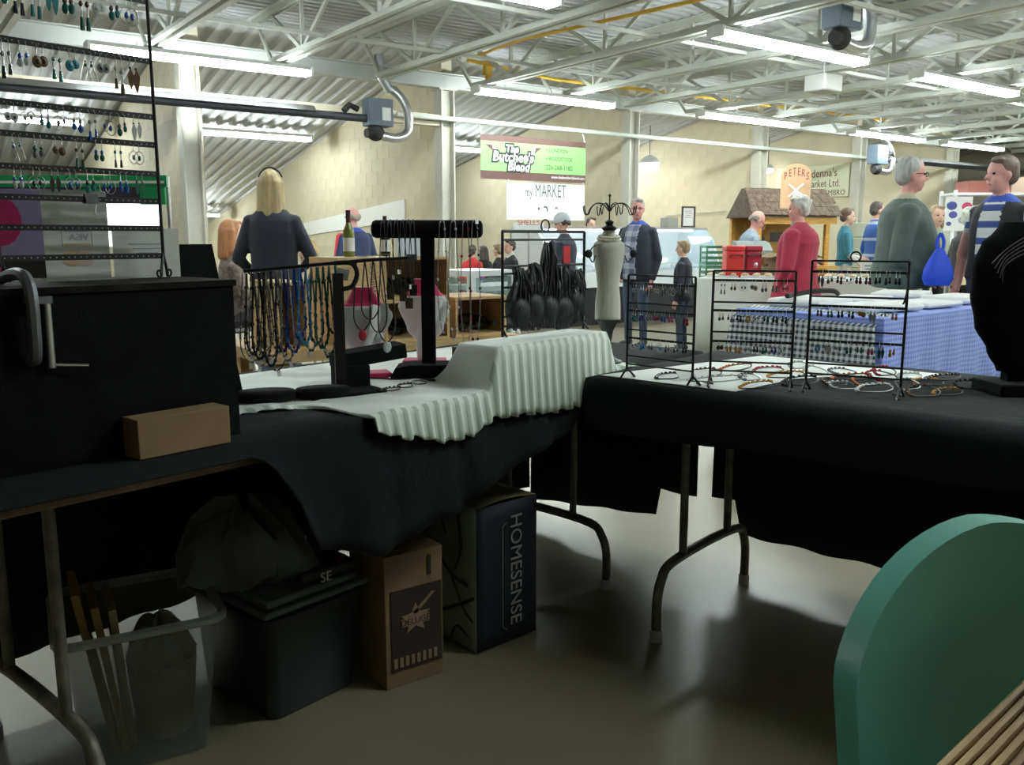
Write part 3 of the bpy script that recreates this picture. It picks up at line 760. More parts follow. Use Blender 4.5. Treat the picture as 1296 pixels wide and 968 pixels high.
    # hair
    st, hcx = hair[0], hair[1]
    hm_ = hairmat('%02d%02d%02d' % tuple(int(99 * x) for x in hcx), hcx)
    if st != 'none':
        Hh = Body()
        if st == 'fringe':      # bald crown, hair at the sides and back
            for s in (-1, 1): Hh.ell(hd(-.035, s * .060, .015), (.055 * k, .024 * k, .045 * k), 'h', H3)
            Hh.ell(hd(-.085, 0, .0), (.024 * k, .055 * k, .045 * k), 'h', H3)
        else:
            Hh.ell(hd(-.022, 0, .052), (.096 * k, .085 * k, .094 * k), 'h', H3)
            Hh.ell(hd(-.055, 0, .005), (.060 * k, .080 * k, .075 * k), 'h', H3)
            Hh.ell(hd(.050, .02, .105), (.040 * k, .050 * k, .026 * k), 'h', H3)
        if st in ('long', 'mid'):
            Lh = -.32 if st == 'long' else -.16
            for s in (-1, 1):
                Hh.cap(hd(-.022, s * .070, .03), hd(-.035, s * .082, Lh * .75), .040 * k, .034 * k, 'h')
                Hh.cap(hd(-.055, s * .045, .03), hd(-.075, s * .065, Lh), .052 * k, .040 * k, 'h')
            Hh.cap(hd(-.07, 0, .03), hd(-.095, 0, Lh), .060 * k, .040 * k, 'h')
        if st == 'bun': Hh.ell(hd(-.125, 0, .06), .040 * k, 'h')
        if st == 'curly':
            rnd = random.Random(3)
            for q in range(26):
                a = rnd.uniform(0, 6.28); e_ = rnd.uniform(-.15, 1.4)
                Hh.ell(hd(-.025 + .085 * math.cos(a) * math.cos(e_), .080 * math.sin(a) * math.cos(e_), .045 + .088 * math.sin(e_)) if math.cos(a) < .55 or e_ > .7 else hd(-.03, 0, .1), .030 * k, 'h')
        hme = Hh.finish('hair', .010 * k, {'h': hm_}, 3)
        link('hair', hme, t)
    if len(hair) > 2 and hair[2] == 'cap':
        cm = mat('cap_' + str(int(hair[3][0] * 100)), hair[3], .8)
        c_ = MB(); rr = [(.104 * math.cos(R(a)), .104 * math.sin(R(a)) * 1.02 + .045) for a in range(0, 91, 15)]
        c_.lathe([(.108, .020)] + [(max(.002, r_ * 1.06), z_) for r_, z_ in rr], 20, (0, 0, 0), 1, .86)
        c_.prism([(.08 + .07 * math.cos(R(a)), .075 * math.sin(R(a))) for a in range(-90, 91, 20)], .008, (0, 0, .045), (1, 0, 0), (0, 1, 0))
        cme = c_.mesh('cap', cm); cme.transform(Hm); link('cap', cme, t)
    if glasses:
        gm = MB()
        for s in (-1, 1):
            gm.tube([(.098, s * .033 + .022 * math.cos(R(a)), .010 + .016 * math.sin(R(a))) for a in range(0, 360, 30)], .0025, 5, closed=True)
            gm.tube([(.098, s * .055, .016), (.01, s * .082, .014), (-.012, s * .080, .0)], .0025, 5)
        gm.tube([(.1, -.012, .014), (.104, 0, .018), (.1, .012, .014)], .0025, 5)
        gme = gm.mesh('glasses', M_rubber); gme.transform(Hm); link('glasses', gme, t)
    t['_hm'] = 0; del t['_hm']
    return t, Mk, Hm, k
def cloth(name, c, **kw): return mat('cloth_' + name, c, .85, var=kw.get('var', .15), vscale=kw.get('vs', 5), bump=kw.get('bump', .35), bscale=kw.get('bs', 22), sheen=.1)
C_navy = cloth('navy', (.014, .018, .032)); C_black = cloth('black', (.012, .012, .014)); C_jean = cloth('jeans', (.045, .065, .11)); C_khaki = cloth('khaki', (.45, .42, .38))
C_grey = cloth('grey', (.2, .2, .21)); C_green = cloth('green_jacket', (.075, .11, .095), var=.25, bs=14, bump=.6); C_red = cloth('red_coat', (.33, .018, .045), bs=14, bump=.6)
C_offw = cloth('off_white', (.62, .62, .58)); C_track = cloth('navy_track', (.022, .032, .085)); C_redtr = cloth('red_trim', (.62, .03, .03)); C_blue = cloth('bright_blue', (.03, .08, .40))
ARM_FWD = ((.04, .05, -.28), (.27, .02, -.34)); ARM_HOLD = ((-.02, .08, -.28), (.20, -.04, -.20)); ARM_UP = ((.08, .06, -.24), (.20, -.02, .0))
# blonde woman with her back turned, dark sweater
bl, bMk, bHm, bk = person('woman with long blonde hair in a dark navy sweater, back turned', 342, 213, 6.3, 12, C_navy, C_jean, hair=('long', (.42, .33, .17)), build=1.12, arms={'L': ((.02, .11, -.27), (.17, .02, -.40)), 'R': ((.04, .12, -.27), (.24, .0, -.36))}, turn=-8)
gm = MB().tube([bHm @ V(-.02 + .0, .098 * math.cos(R(a)), .045 + .112 * math.sin(R(a))) for a in range(20, 161, 10)], .006 * bk, 6); gm.build('hair_band', M_rubber, bl)
# red-haired woman seated, seen from the side
person('red-haired woman in profile sitting behind the black board, hand raised', 291, 276, 7.2, 80, cloth('taupe_print', (.13, .10, .085), var=.6, vs=30), C_black, M_skinp, ('mid', (.36, .15, .06)), .95, arms={'R': ((.08, .05, -.22), (.27, .0, -.10)), 'L': ARM_FWD}, seated=True)
# short-haired blonde woman looking down
person('woman with short blonde hair looking down beside the navy track jacket', 412, 300, 7.9, -80, C_navy, C_black, M_skinp, ('curly', (.42, .30, .13)), .95, lean=14, nod=22, seated=True, arms={'R': ARM_FWD, 'L': ARM_FWD})
# man in navy and red track jacket
def trk(q, tg):
    if tg == 'top' and q.y > .155 and q.x < .05 and q.x > -.055 and q.z > .86: return 'trim'
    if tg == 'top' and q.z > 1.425: return 'colr'
person('balding man with glasses in a navy track jacket with red shoulder stripe', 447, 261, 9.8, -28, C_track, C_grey, M_skinr, ('fringe', (.35, .32, .28)), 1.25, belly=.08, jacket=.015, glasses=True, override=trk, mats={'trim': C_redtr, 'colr': C_blue}, turn=12)
# the children and adults by the glass counter
person('child in a red jacket with a bun standing by the glass cabinet', 598, 309, 11, 20, mat('cloth_red_parka', (.65, .03, .03), .7), C_jean, hair=('bun', (.07, .05, .04)), voxel=.016, jacket=.02, mats={'bag': C_blue}, override=lambda q, tg: 'bag' if tg == 'top' and q.x < -.06 and q.z < 1.08 and q.y < .06 else None)
person('dark-haired child in a dark coat next to the red jacket', 612, 310, 11.6, -30, C_black, C_jean, hair=('mid', (.06, .045, .04)), voxel=.016, arms={'L': ARM_FWD, 'R': ARM_FWD})
person('fair-haired boy in a dark top by the glass cabinet', 631, 308, 10.7, -60, C_black, C_grey, M_skinp, ('short', (.22, .15, .08)), voxel=.016, arms={'L': ARM_FWD, 'R': ARM_FWD})
person('small dark-haired man in a dark suit behind the black mesh rack', 646, 302, 10, -120, C_black, C_black, hair=('short', (.05, .04, .035)), voxel=.016, seated=False, collar=C_offw)
person('shopper in a grey woollen cap and navy coat with a red bag', 714, 268, 8.9, -70, C_navy, C_black, M_skin, ('fringe', (.06, .05, .04), 'cap', (.42, .45, .47)), 1.05, jacket=.03, nod=14, arms={'R': ((.05, .06, -.27), (.22, .02, -.34)), 'L': ((.05, .06, -.27), (.22, .02, -.34))})
person('stall keeper with dark hair in a pale shirt behind the refrigerated counter', 748, 274, 13.2, 150, C_offw, C_black, M_skin, ('short', (.04, .035, .03)), 1.0, voxel=.015)
# plaid shirt man
plaid = check_mat('plaid_shirt', (.42, .44, .50), (.10, .12, .20), (1, 2), 9, .5)
def pl(q, tg):
    if tg == 'top' and q.x > .02 and abs(q.y + .01) < .085 and q.z < 1.43: return 'shirt'
    if tg == 'top' and q.z > 1.43: return 'colr'
person('grey-haired man with glasses in a dark open jacket and plaid shirt', 808, 249, 9.2, -152, C_navy, C_jean, M_skinr, ('short', (.38, .36, .34)), 1.15, belly=.03, jacket=.022, glasses=True, override=pl, mats={'shirt': plaid, 'colr': C_blue}, turn=28, arms={'L': ((-.03, .07, -.29), (.06, .05, -.53)), 'R': ((-.01, .07, -.29), (.12, .0, -.46))})
person('small fair-haired boy in a dark sweater before the refrigerated counter', 866, 303, 8.9, -70, C_navy, C_jean, M_skinp, ('short', (.30, .21, .12)), voxel=.014, jacket=.012)
# man in striped shirt and apron
stripe = check_mat('blue_striped_shirt', (.36, .44, .50), (.20, .27, .34), (1,), 40, .5)
person('balding man in a blue striped shirt and pale apron bent over the red coolers', 944, 263, 9.7, 68, stripe, C_black, M_skinr, ('fringe', (.22, .19, .15)), 1.1, lean=12, nod=18, arms={'L': ARM_FWD, 'R': ARM_FWD}, override=lambda q, tg: 'apron' if tg in ('top', 'pants') and q.x > .055 and q.z < 1.34 else None, mats={'apron': cloth('apron', (.48, .46, .38))})
person('second helper in dark clothing standing inside the shingled hut', 960, 268, 10.6, 110, C_black, C_black, hair=('short', (.05, .04, .03)), voxel=.016, arms={'L': ARM_FWD, 'R': ARM_FWD})
# red coat
person('white-haired woman in a crimson quilted coat, back half turned', 1014, 247, 7.8, -68, C_red, C_black, M_skinr, ('curly', (.55, .54, .50)), 1.28, jacket=.035, skirt=.05, turn=15, arms={'L': ((.0, .09, -.29), (.10, .03, -.50)), 'R': ((.0, .09, -.29), (.10, .04, -.5))})
person('brown-haired woman with a bun in a teal top with pale sleeves', 1072, 262, 11.5, 78, cloth('teal', (.03, .16, .22)), C_khaki, M_skinp, ('bun', (.10, .05, .03)), .95, forearm='fore', mats={'fore': C_offw}, arms={'R': ((.03, .05, -.27), (.20, .02, -.42)), 'L': ARM_FWD}, voxel=.014)
person('dark-haired man in a blue striped sweater standing behind the green jacket', 1110, 254, 12.2, 60, check_mat('blue_band_sweater', (.03, .09, .30), (.35, .40, .5), (2,), 4.5, .18), C_grey, M_skin, ('short', (.06, .045, .035)), 1.05, voxel=.015)
# green jacket man
def gj(q, tg):
    if tg == 'top' and q.z > 1.437: return 'colr'
    if tg == 'top' and q.x > .10 and abs(q.y) < .05 and q.z > 1.0: return 'shirt'
gr, gMk, gHm, gk = person('grey-haired man with glasses in a bulky green jacket holding a blue bag', 1152, 196, 6.3, 82, C_green, C_khaki, M_skinr, ('short', (.42, .42, .40)), 1.2, belly=.06, jacket=.04, glasses=True, override=gj, mats={'colr': cloth('tan_collar', (.42, .38, .27)), 'shirt': C_offw}, turn=10, arms={'R': ((-.05, .06, -.30), (.19, -.02, -.43)), 'L': ((-.02, .06, -.30), (.20, .0, -.42))}, voxel=.0115)
person('shopper in a pale green top standing behind the green jacket', 1186, 258, 9.2, 150, cloth('pale_green', (.42, .48, .36)), C_black, M_skinp, ('mid', (.30, .20, .12)), .95, voxel=.016)
person('grey-haired woman in a dark coat standing behind the stall sign', 1229, 262, 8.6, 55, C_black, C_black, M_skinp, ('curly', (.50, .52, .44)), 1.15, jacket=.03, voxel=.014)
# vest man
polo = check_mat('striped_polo', (.62, .63, .60), (.03, .06, .22), (2,), 9, .40)
def vest(q, tg):
    if tg == 'top' and q.z > 1.42: return 'colr'
    if tg == 'top' and abs(q.y) < .19 and q.z < 1.42 and not (q.x > .02 and abs(q.y) < .07): return 'vest'
    if tg == 'top' and q.z < 1.21 and abs(q.y) > .2: return 'skin'
person('man in a striped polo shirt and open dark vest', 1272, 194, 5.9, -150, polo, C_jean, M_skinr, ('short', (.13, .09, .07)), 1.12, jacket=.0, override=vest, mats={'vest': C_black, 'colr': C_blue}, forearm='skin', turn=-25, voxel=.0115, arms={'R': ((-.04, .10, -.28), (.06, .08, -.52)), 'L': ((-.02, .09, -.28), (.1, .04, -.5))})
# ================================================================== market behind the tables
def hang(w): pass
EZ = V(0, 0, 1)
# banners below the pipe
t = thing('vinyl_banner', 'green and brown vinyl banner with white script lettering and horns, hung from the pipe', 'banner', (7.34, 10.80, 2.0))
BW, BHt = 2.0, .62
M_green = mat('banner_green', (.24, .52, .17), .6); M_brown = mat('banner_brown', (.10, .045, .038), .6); M_ink = mat('black_ink', (.03, .03, .03), .7); M_wink = mat('white_ink', (.85, .86, .85), .7)
MB().box((BW / 2, 0, .33), (BW, .006, .42)).build('green_field', M_green, t); MB().box((BW / 2, 0, .585), (BW, .006, .09)).build('top_band', M_brown, t); MB().box((BW / 2, 0, .06), (BW, .006, .12)).build('bottom_band', M_brown, t)
EXW = (1, 0, 0)
for s, o, sz in (('The', (.56, -.006, .40), .15), ("Butcher's", (.58, -.006, .265), .20), ('Blend', (.68, -.006, .135), .18)):
    text('letter_outline', s, sz, M_ink, t, o, EXW, EZ, .0005, 'CENTER', shear=.15, bold=.03)
    text('lettering', s, sz, M_wink, t, (o[0], -.009, o[2]), EXW, EZ, .0005, 'CENTER', shear=.15, bold=.004)
for s in (-1, 1):
    h = [(.60 + s * .24, .27), (.60 + s * .32, .33), (.60 + s * .40, .43), (.60 + s * .50, .475), (.60 + s * .42, .50), (.60 + s * .33, .44), (.60 + s * .22, .36)]
    MB().prism(h if s > 0 else h[::-1], .002, (0, -.004, 0), EXW, EZ).build('horn', M_wink, t)
    MB().prism([(.60 + s * .38, .40), (.60 + s * .52, .49), (.60 + s * .40, .49)][::s], .002, (0, -.007, 0), EXW, EZ).build('horn_tip', M_brown, t)
M_dink = mat('dark_ink', (.02, .04, .015), .7)
text('lettering', '• LONDON', .085, M_dink, t, (1.20, -.006, .44), EXW, EZ, .0005); text('lettering', '• WOODSTOCK', .085, M_dink, t, (1.20, -.006, .315), EXW, EZ, .0005, sx=.85); text('lettering', '226-268-1182', .10, M_dink, t, (1.20, -.006, .18), EXW, EZ, .0005, sx=.95)
text('lettering', 'www.thebutchersblend.com', .062, M_wink, t, (1.98, -.006, .05), EXW, EZ, .0005, 'RIGHT', sx=.95)
for x in (.02, 1.98): MB().tube([(x, 0, .62), (x, .03, .72), (x, .08, .8)], .008, 6).build('tie', M_wink, t)
t = thing('white_sign', 'white hanging sign with thin dark capital letters below the green banner', 'sign', (7.80, 10.79, 1.42))
MB().box((.76, 0, .275), (1.52, .012, .55)).build('panel', M_wink, t)
M_gink = mat('charcoal_ink', (.09, .11, .11), .7)
text('lettering', 'my', .20, M_gink, t, (.33, -.008, .345), EXW, EZ, .0005, sx=.62); text('lettering', 'MARKET', .28, M_gink, t, (.52, -.008, .345), EXW, EZ, .0005, sx=.58)
MB().ell((.60, -.008, .17), (.022, .002, .022)).tube([(.70, -.008, .19), (.74, -.008, .2), (.765, -.008, .17), (.765, -.008, .13)], .014, 6, flat=.2).tube([(.92, -.008, .16), (.93, -.008, .19), (.96, -.008, .19), (.97, -.008, .165)], .01, 6, flat=.2).build('vegetable_marks', M_gink, t)
for x in (.03, 1.49): MB().cyl((x, 0, .55), (x, 0, .59), .006, 6).build('tie', M_wink, t)
# small sign with red letters
p = P(669, 287, d=9.2); t = thing('price_sign', 'small white sign with red letters behind the black mesh rack', 'sign', (p.x, p.y, 0), YAW - R(90))
MB().box((0, 0, p.z), (.32, .01, .09)).build('card', M_wink, t); text('lettering', 'SHELLS', .075, mat('red_ink', (.55, .05, .03), .6), t, (0, -.007, p.z + .02), (1, 0, 0), EZ, .0005, 'CENTER'); MB().cyl((0, .01, 0), (0, .01, p.z), .008).build('post', M_silver, t)
# refrigerated counter
t = thing('refrigerated_counter', 'long refrigerated butcher counter with sloping glass front and dark plinth', 'display counter', (7.0, 8.75, 0))
M_glass = mat('counter_glass', (.75, .88, .92), .08, alpha=.28, spec=.7); M_fr = mat('counter_white', (.78, .82, .84), .4); M_blk = mat('black_plinth', (.015, .015, .018), .6)
CW = 3.25
MB().box((CW / 2, .42, .25), (CW, .78, .5)).build('plinth', M_blk, t); MB().box((CW / 2, .42, .60), (CW, .84, .2)).build('deck', M_fr, t)
MB().prism([(0, .70), (.85, .70), (.85, 1.27), (.32, 1.27), (.16, 1.12)], .04, (0, 0, 0), (0, 1, 0), EZ).build('end_panel', M_fr, t)
MB().prism([(0, .70), (.85, .70), (.85, 1.27), (.32, 1.27), (.16, 1.12)], .04, (CW - .04, 0, 0), (0, 1, 0), EZ).build('end_panel', mat('counter_end_blue', (.55, .72, .78), .35), t)
MB().box((CW / 2, .58, 1.285), (CW, .56, .03)).build('top_shelf', M_silver, t); MB().box((CW / 2, .84, .98), (CW, .02, .56)).build('back_panel', M_fr, t)
MB().grid(lambda s, q: V(.04 + (CW - .08) * s, [0, .06, .16, .32][0] + .32 * q, .70 + .57 * math.sin(q * math.pi / 2)), 4, 10).build('front_glass', M_glass, t, solid=.006)
MB().cyl((.1, .5, 1.25), (CW - .1, .5, 1.25), .014, 8).build('case_lamp', mat('case_tube', (1, 1, 1), .5, emit=(.85, .95, 1), estr=14), t)
rnd = random.Random(5)
for k in range(10):
    c = [(.45, .10, .08), (.5, .3, .22), (.25, .42, .22), (.6, .5, .42), (.30, .05, .05)][k % 5]
    x = .32 + k * .30
    o = MB().box((0, 0, .02), (.26, .38, .02)).box((0, -.18, .035), (.26, .012, .04)).box((0, .18, .035), (.26, .012, .04)).build('meat_tray', M_fr); o.location = (7.0 + x - .1, 8.75 + .45, .715)
    tag(o, 'white tray of cuts inside the refrigerated counter', 'tray', 'trays in the refrigerated counter')
    for q in range(3):
        m = MB().ell((0, 0, .03), (.055, .10, .03), 10, 6).build('meat_cut', mat('meat%d' % (k % 5), c, .5, var=.3, vscale=20)); m.location = (7.0 + x - .18 + q * .08, 8.75 + .45, .73); tag(m, 'cut of meat lying on a white tray in the refrigerated counter', 'meat', 'cuts in the refrigerated counter')
p = P(871, 280, Y=9.2)
t = thing('framed_certificate', 'dark framed certificate standing on the refrigerated counter', 'frame', (p.x, 9.2, 1.302), R(-12))
for a, b in (((0, 0, .012), (.24, .02, .024)), ((0, 0, .298), (.24, .02, .024)), ((-.108, 0, .155), (.024, .02, .31)), ((.108, 0, .155), (.024, .02, .31))): MB().box(a, b).build('frame_rail', mat('dark_frame', (.05, .03, .025), .5), t)
MB().box((0, .004, .155), (.2, .006, .28)).build('certificate', M_paper, t)
for k, wd in enumerate((.12, .14, .09, .13)): MB().box((0, -.001, .24 - k * .03), (wd, .003, .006)).build('text_line', mat('red_brown_ink', (.25, .08, .07), .7), t)
p = P(847, 284, Y=9.2); o = MB().box((0, 0, .07), (.22, .16, .14)).build('grey_scale_box', mat('grey_box', (.33, .33, .28), .6), bevel=.01); o.location = (p.x, 9.2, 1.302); tag(o, 'small grey box on the refrigerated counter beside the framed certificate', 'box')
o = MB().tube(catmull([(0, 13.4, .8), (0, 13.4, 1.45), (0, 13.38, 1.58), (0, 13.2, 1.62), (0, 12.2, 1.66), (0, 11.7, 1.68)], 4), .012, 6).build('wall_conduit', M_steelpaint); o.location.x = 13.82; tag(o, 'thin bent conduit fixed to the block wall behind the counter', 'conduit')
# white strip on the first lean-to wall
o = MB().add([(6.855, y, z) for y, z in ((12.2, 1.42), (16.4, 1.17), (16.4, 1.40), (12.2, 1.74))] + [(6.876, y, z) for y, z in ((12.2, 1.42), (16.4, 1.17), (16.4, 1.40), (12.2, 1.74))], [(0, 1, 2, 3), (7, 6, 5, 4), (0, 4, 5, 1), (1, 5, 6, 2), (2, 6, 7, 3), (3, 7, 4, 0)]).build('white_wall_strip', M_wink, smooth=False); tag(o, 'long white strip on the block wall behind the navy track jacket', 'board')
# hut with shingled roof
p = P(985, 345, d=10.9); t = thing('market_hut', 'yellow wooden market hut with a brown shingled roof and stocked counter', 'hut', (p.x, p.y, 0), R(-22))
t.scale = (.74, .8, .87); M_yw = mat('varnished_pine', (.62, .33, .07), .5, var=.2, vscale=9, stretch=(1, 1, 6)); M_sh = mat('brown_shingle', (.13, .095, .065), .85, var=.35, vscale=14)
for x in (-.62, .62):
    for y in (-.35, .45): MB().box((x, y, .82), (.07, .07, 1.64)).build('post', M_yw, t)
MB().box((0, -.36, .45), (1.3, .04, .9)).build('counter_front', M_yw, t); MB().box((0, -.38, .92), (1.42, .34, .04)).build('counter_top', M_yw, t)
MB().box((0, .47, .8), (1.3, .03, 1.6)).build('back_wall', mat('pine_boards', (.45, .25, .06), .6, var=.2, vscale=10), t)
MB().box((0, -.40, 1.58), (1.5, .05, .14)).build('fascia', M_yw, t)
for r in range(6):
    a = r / 6
    mb = MB(); x = -.80 + .10 * a
    while x < .80 - .10 * a:
        wd = rnd.uniform(.10, .16); mb.box((x + wd / 2, -.46 + .40 * a + .04, 1.66 + .36 * a + rnd.uniform(0, .008)), (wd - .008, .12, .014), Matrix.Rotation(R(40), 3, 'X')); x += wd
    mb.build('shingle_course', M_sh, t, smooth=False)
MB().prism([(-.46, 1.60), (.50, 1.60), (.05, 2.0), (-.06, 2.0)], 1.44, (-.72, 0, 0), (0, 1, 0), EZ).build('roof_core', M_sh, t, smooth=False)
for k in range(7):
    o = MB().tube(catmull([(-.07, 0, 0), (0, .0, .03 + .01 * (k % 3)), (.07, 0, 0)], 4), .022, 7).build('sausage', mat('smoked_sausage', (.13, .05, .03), .5)); o.location = t.matrix_basis @ V(-.45 + k * .15, -.40, .962); o.rotation_euler.z = k; tag(o, 'smoked sausage piled on the counter of the shingled hut', 'sausage', 'sausages on the hut counter')
# PETERS sign
p = P(1006, 264, d=10.0); t = thing('peters_sign', 'rounded peach board sign with arched red letters above the crimson coat', 'sign', (p.x, p.y, 0), YAW - R(90))
z0 = p.z; pol = [(-.168, 0), (.168, 0), (.168, .38)] + [(.168 * math.cos(R(a)), .38 + .12 * math.sin(R(a))) for a in range(15, 166, 15)] + [(-.168, .38)]
MB().prism(pol, .02, (0, .02, z0), (1, 0, 0), EZ).build('board', mat('peach_print', (.74, .47, .28), .6, var=.25, vscale=3), t)
for k, ch in enumerate('PETERS'):
    x = -.122 + .0488 * k; dz = -.35 * x; text('letter', ch, .118, mat('maroon_ink', (.30, .05, .045), .6), t, (x, -.003, z0 + .325 + .05 * (1 - (x / .12) ** 2)), (1, 0, dz * 1.6), (-dz * 1.6, 0, 1), .0008, 'CENTER', sx=.62)
MB().prism([(-.055, .0), (.055, 0), (.028, .2), (-.028, .2)], .004, (0, -.002, z0), (1, 0, 0), EZ).prism([(-.09, .26), (-.075, .275), (.09, .15), (.075, .135)], .004, (0, -.006, z0), (1, 0, 0), EZ).prism([(.09, .27), (.075, .285), (-.09, .14), (-.075, .125)], .004, (0, -.009, z0), (1, 0, 0), EZ).build('windmill_print', M_wink, t)
MB().cyl((0, .04, 0), (0, .04, z0 + .3), .02).build('post', M_silver, t)
# Market Ltd sign on the block wall
a = P(1026, 214, X=17.09); b = P(1076, 207, X=17.09); c = P(1076, 248, X=17.09)
wS = a.y - b.y; hS = b.z - c.z
t = thing('wall_sign', 'cream painted wall sign with brown serif lettering behind the peach sign', 'sign', (17.09, a.y + .9, c.z))
EXS = (0, -1, 0)
MB().box((0, -(wS + .9) / 2, hS / 2), (.02, wS + .9, hS)).build('board', mat('cream_sign', (.72, .74, .56), .6), t)
M_bi = mat('brown_ink', (.16, .06, .05), .6)
text('lettering', "denna's", hS * .36, M_bi, t, (-.013, -.93, hS * .64), EXS, EZ, .0008, sx=.9); text('lettering', 'Market Ltd.', hS * .34, M_bi, t, (-.013, -.80, hS * .32), EXS, EZ, .0008, sx=.80); text('lettering', 'EMBRO', hS * .24, M_bi, t, (-.013, -1.30, hS * .05), EXS, EZ, .0008, sx=.95)
# pendant lamp
for q, (x, y) in enumerate(((972, 213), (822, 206))):
    p = P(x, y, Y=13.0); t = thing('pendant_lamp', ('round white pendant lamp glowing between the peach sign and hut', 'wide white pendant lamp glowing above the refrigerated counter')[q], 'lamp', p)
    s = (.8, 1.3)[q]
    MB().lathe([(.02, .12 * s), (.10 * s, .08 * s), (.17 * s, 0), (.165 * s, -.015)], 18).build('shade', M_fr, t); MB().ell((0, 0, -.05 * s), (.155 * s, .155 * s, .09 * s)).build('bulb', mat('lamp_glow', (1, 1, 1), .5, emit=(1, .97, .88), estr=14), t); MB().cyl((0, 0, .1), (0, 0, zroof(13) - p.z), .008, 6).build('cord', M_rubber, t)
# white-cloth table with trays, red coolers
pc = P(884, 352, z=.76)
t = thing('cloth_table', 'long table under a white cloth reaching the floor, trays along its edge', 'table', (pc.x, pc.y, 0), R(-58))
MB().box((1.0, .35, .752), (2.0, .7, .016)).build('tabletop', M_wood, t)
for x, y in ((.1, .08), (1.9, .08), (.1, .62), (1.9, .62)): MB().cyl((x, y, 0), (x, y, .744), .02, 8).build('leg', M_silver, t)
def skirt(L, W, zt_, m, name, parent, hz=.02, amp=.012, sides='FLRB'):
    per = [(0, 0), (L, 0), (L, W), (0, W)]
    pts = []
    for i in range(4):
        a, b = Vector(per[i]), Vector(per[(i + 1) % 4]); n = max(6, int((b - a).length / .05))
        for k in range(n): pts.append(a + (b - a) * k / n)
    mb = MB(); N = len(pts); c = Vector((L / 2, W / 2)); vs = []
    for j, (z, e) in enumerate(((zt_, .0), (zt_ - .006, .008), ((zt_ + hz) / 2, .014), (hz, .02))):
        for k, q in enumerate(pts):
            d = (q - c); d = Vector((math.copysign(1, d.x) if abs(abs(d.x) - L / 2) < .001 else 0, math.copysign(1, d.y) if abs(abs(d.y) - W / 2) < .001 else 0))
            s = e + (amp * math.sin(k * 1.3) * (j / 3) if j > 1 else 0); vs.append((q.x + d.x * s, q.y + d.y * s, z))
    fs = [(j * N + k, j * N + (k + 1) % N, (j + 1) * N + (k + 1) % N, (j + 1) * N + k) for j in range(3) for k in range(N)] + [tuple(range(N))]
    return mb.add(vs, fs).build(name, m, parent, solid=.003)
o = skirt(2.0, .7, .764, M_wcloth, 'white_tablecloth', None); o.matrix_basis = t.matrix_basis; tag(o, 'plain white cloth hanging to the floor on the tray table', 'tablecloth')
Mc = t.matrix_basis.copy()
for k in range(6):
    o = MB().box((0, 0, .012), (.3, .2, .018)).build('tray', M_fr); 
    for q in range(6): MB().ell((-.12 + (q % 3) * .11, -.05 + (q // 3) * .1, .03), (.035, .03, .02), 8, 5).build('bun', mat('pale_bun', (.66, .56, .36), .7), o)
    o.location = Mc @ V(.22 + k * .33, .14, .766); o.rotation_euler.z = R(-58); tag(o, 'white tray of pale buns along the edge of the white cloth table', 'tray', 'bun trays on the white table')
p = P(938, 343, d=8.5)
M_rc = mat('red_plastic', (.60, .035, .03), .4); M_rd = mat('dark_red_plastic', (.30, .015, .03), .4)
for q, (x, w_, m, lb) in enumerate(((927, .17, M_rc, 'bright red cooler box on the white cloth table'), (950, .16, M_rd, 'dark red cooler box with a silver badge on the white cloth table'))):
    p = P(x, 345, d=8.7 + .05 * q); t = thing('cooler_box', lb, 'cooler', (p.x, p.y, .766), YAW - R(90))
    MB().box((0, 0, .13), (w_, .2, .26)).build('body', m, t, bevel=.015); MB().box((0, 0, .285), (w_ + .01, .21, .05)).build('lid', m, t, bevel=.012); MB().tube([(-.06, -.11, .2), (-.06, -.14, .22), (.06, -.14, .22), (.06, -.11, .2)], .007, 6).build('handle', M_rubber, t)
    if q: MB().ell((.02, -.105, .12), (.02, .006, .028)).build('badge', M_silver, t)
p = P(1000, 345, d=8.75); t = thing('open_carton', 'open cardboard carton beside the red cooler boxes', 'carton', (p.x, p.y, .766), YAW - R(80))
for a, b in (((0, -.14, .1), (.34, .006, .2)), ((0, .14, .1), (.34, .006, .2)), ((-.17, 0, .1), (.006, .28, .2)), ((.17, 0, .1), (.006, .28, .2)), ((0, 0, .004), (.34, .28, .006))): MB().box(a, b).build('carton_side', M_card, t)
for s in (-1, 1): MB().box((s * .22, 0, .215), (.12, .28, .005), Matrix.Rotation(R(20 * s), 3, 'Y')).build('flap', M_card, t)
p = P(996, 318, d=9.5); t = thing('cash_register', 'grey cash register on the counter before the shingled hut', 'register', (p.x, p.y, .96), YAW - R(90))
MB().prism([(-.16, 0), (.16, 0), (.16, .06), (.02, .14), (-.16, .16)], .36, (-.2, 0, 0), (0, -1, 0), EZ).build('body', mat('grey_plastic', (.22, .25, .24), .5), t); MB().box((0, .12, .2), (.3, .06, .1)).build('display', M_rubber, t)
t2 = thing('register_stand', 'small dark stand carrying the cash register', 'stand', (p.x, p.y, 0), YAW - R(90)); MB().box((0, 0, .94), (.5, .45, .03)).build('top', M_wood, t2)
for x in (-.2, .2):
    for y in (-.18, .18): MB().box((x, y, .46), (.04, .04, .93)).build('leg', M_wood, t2)
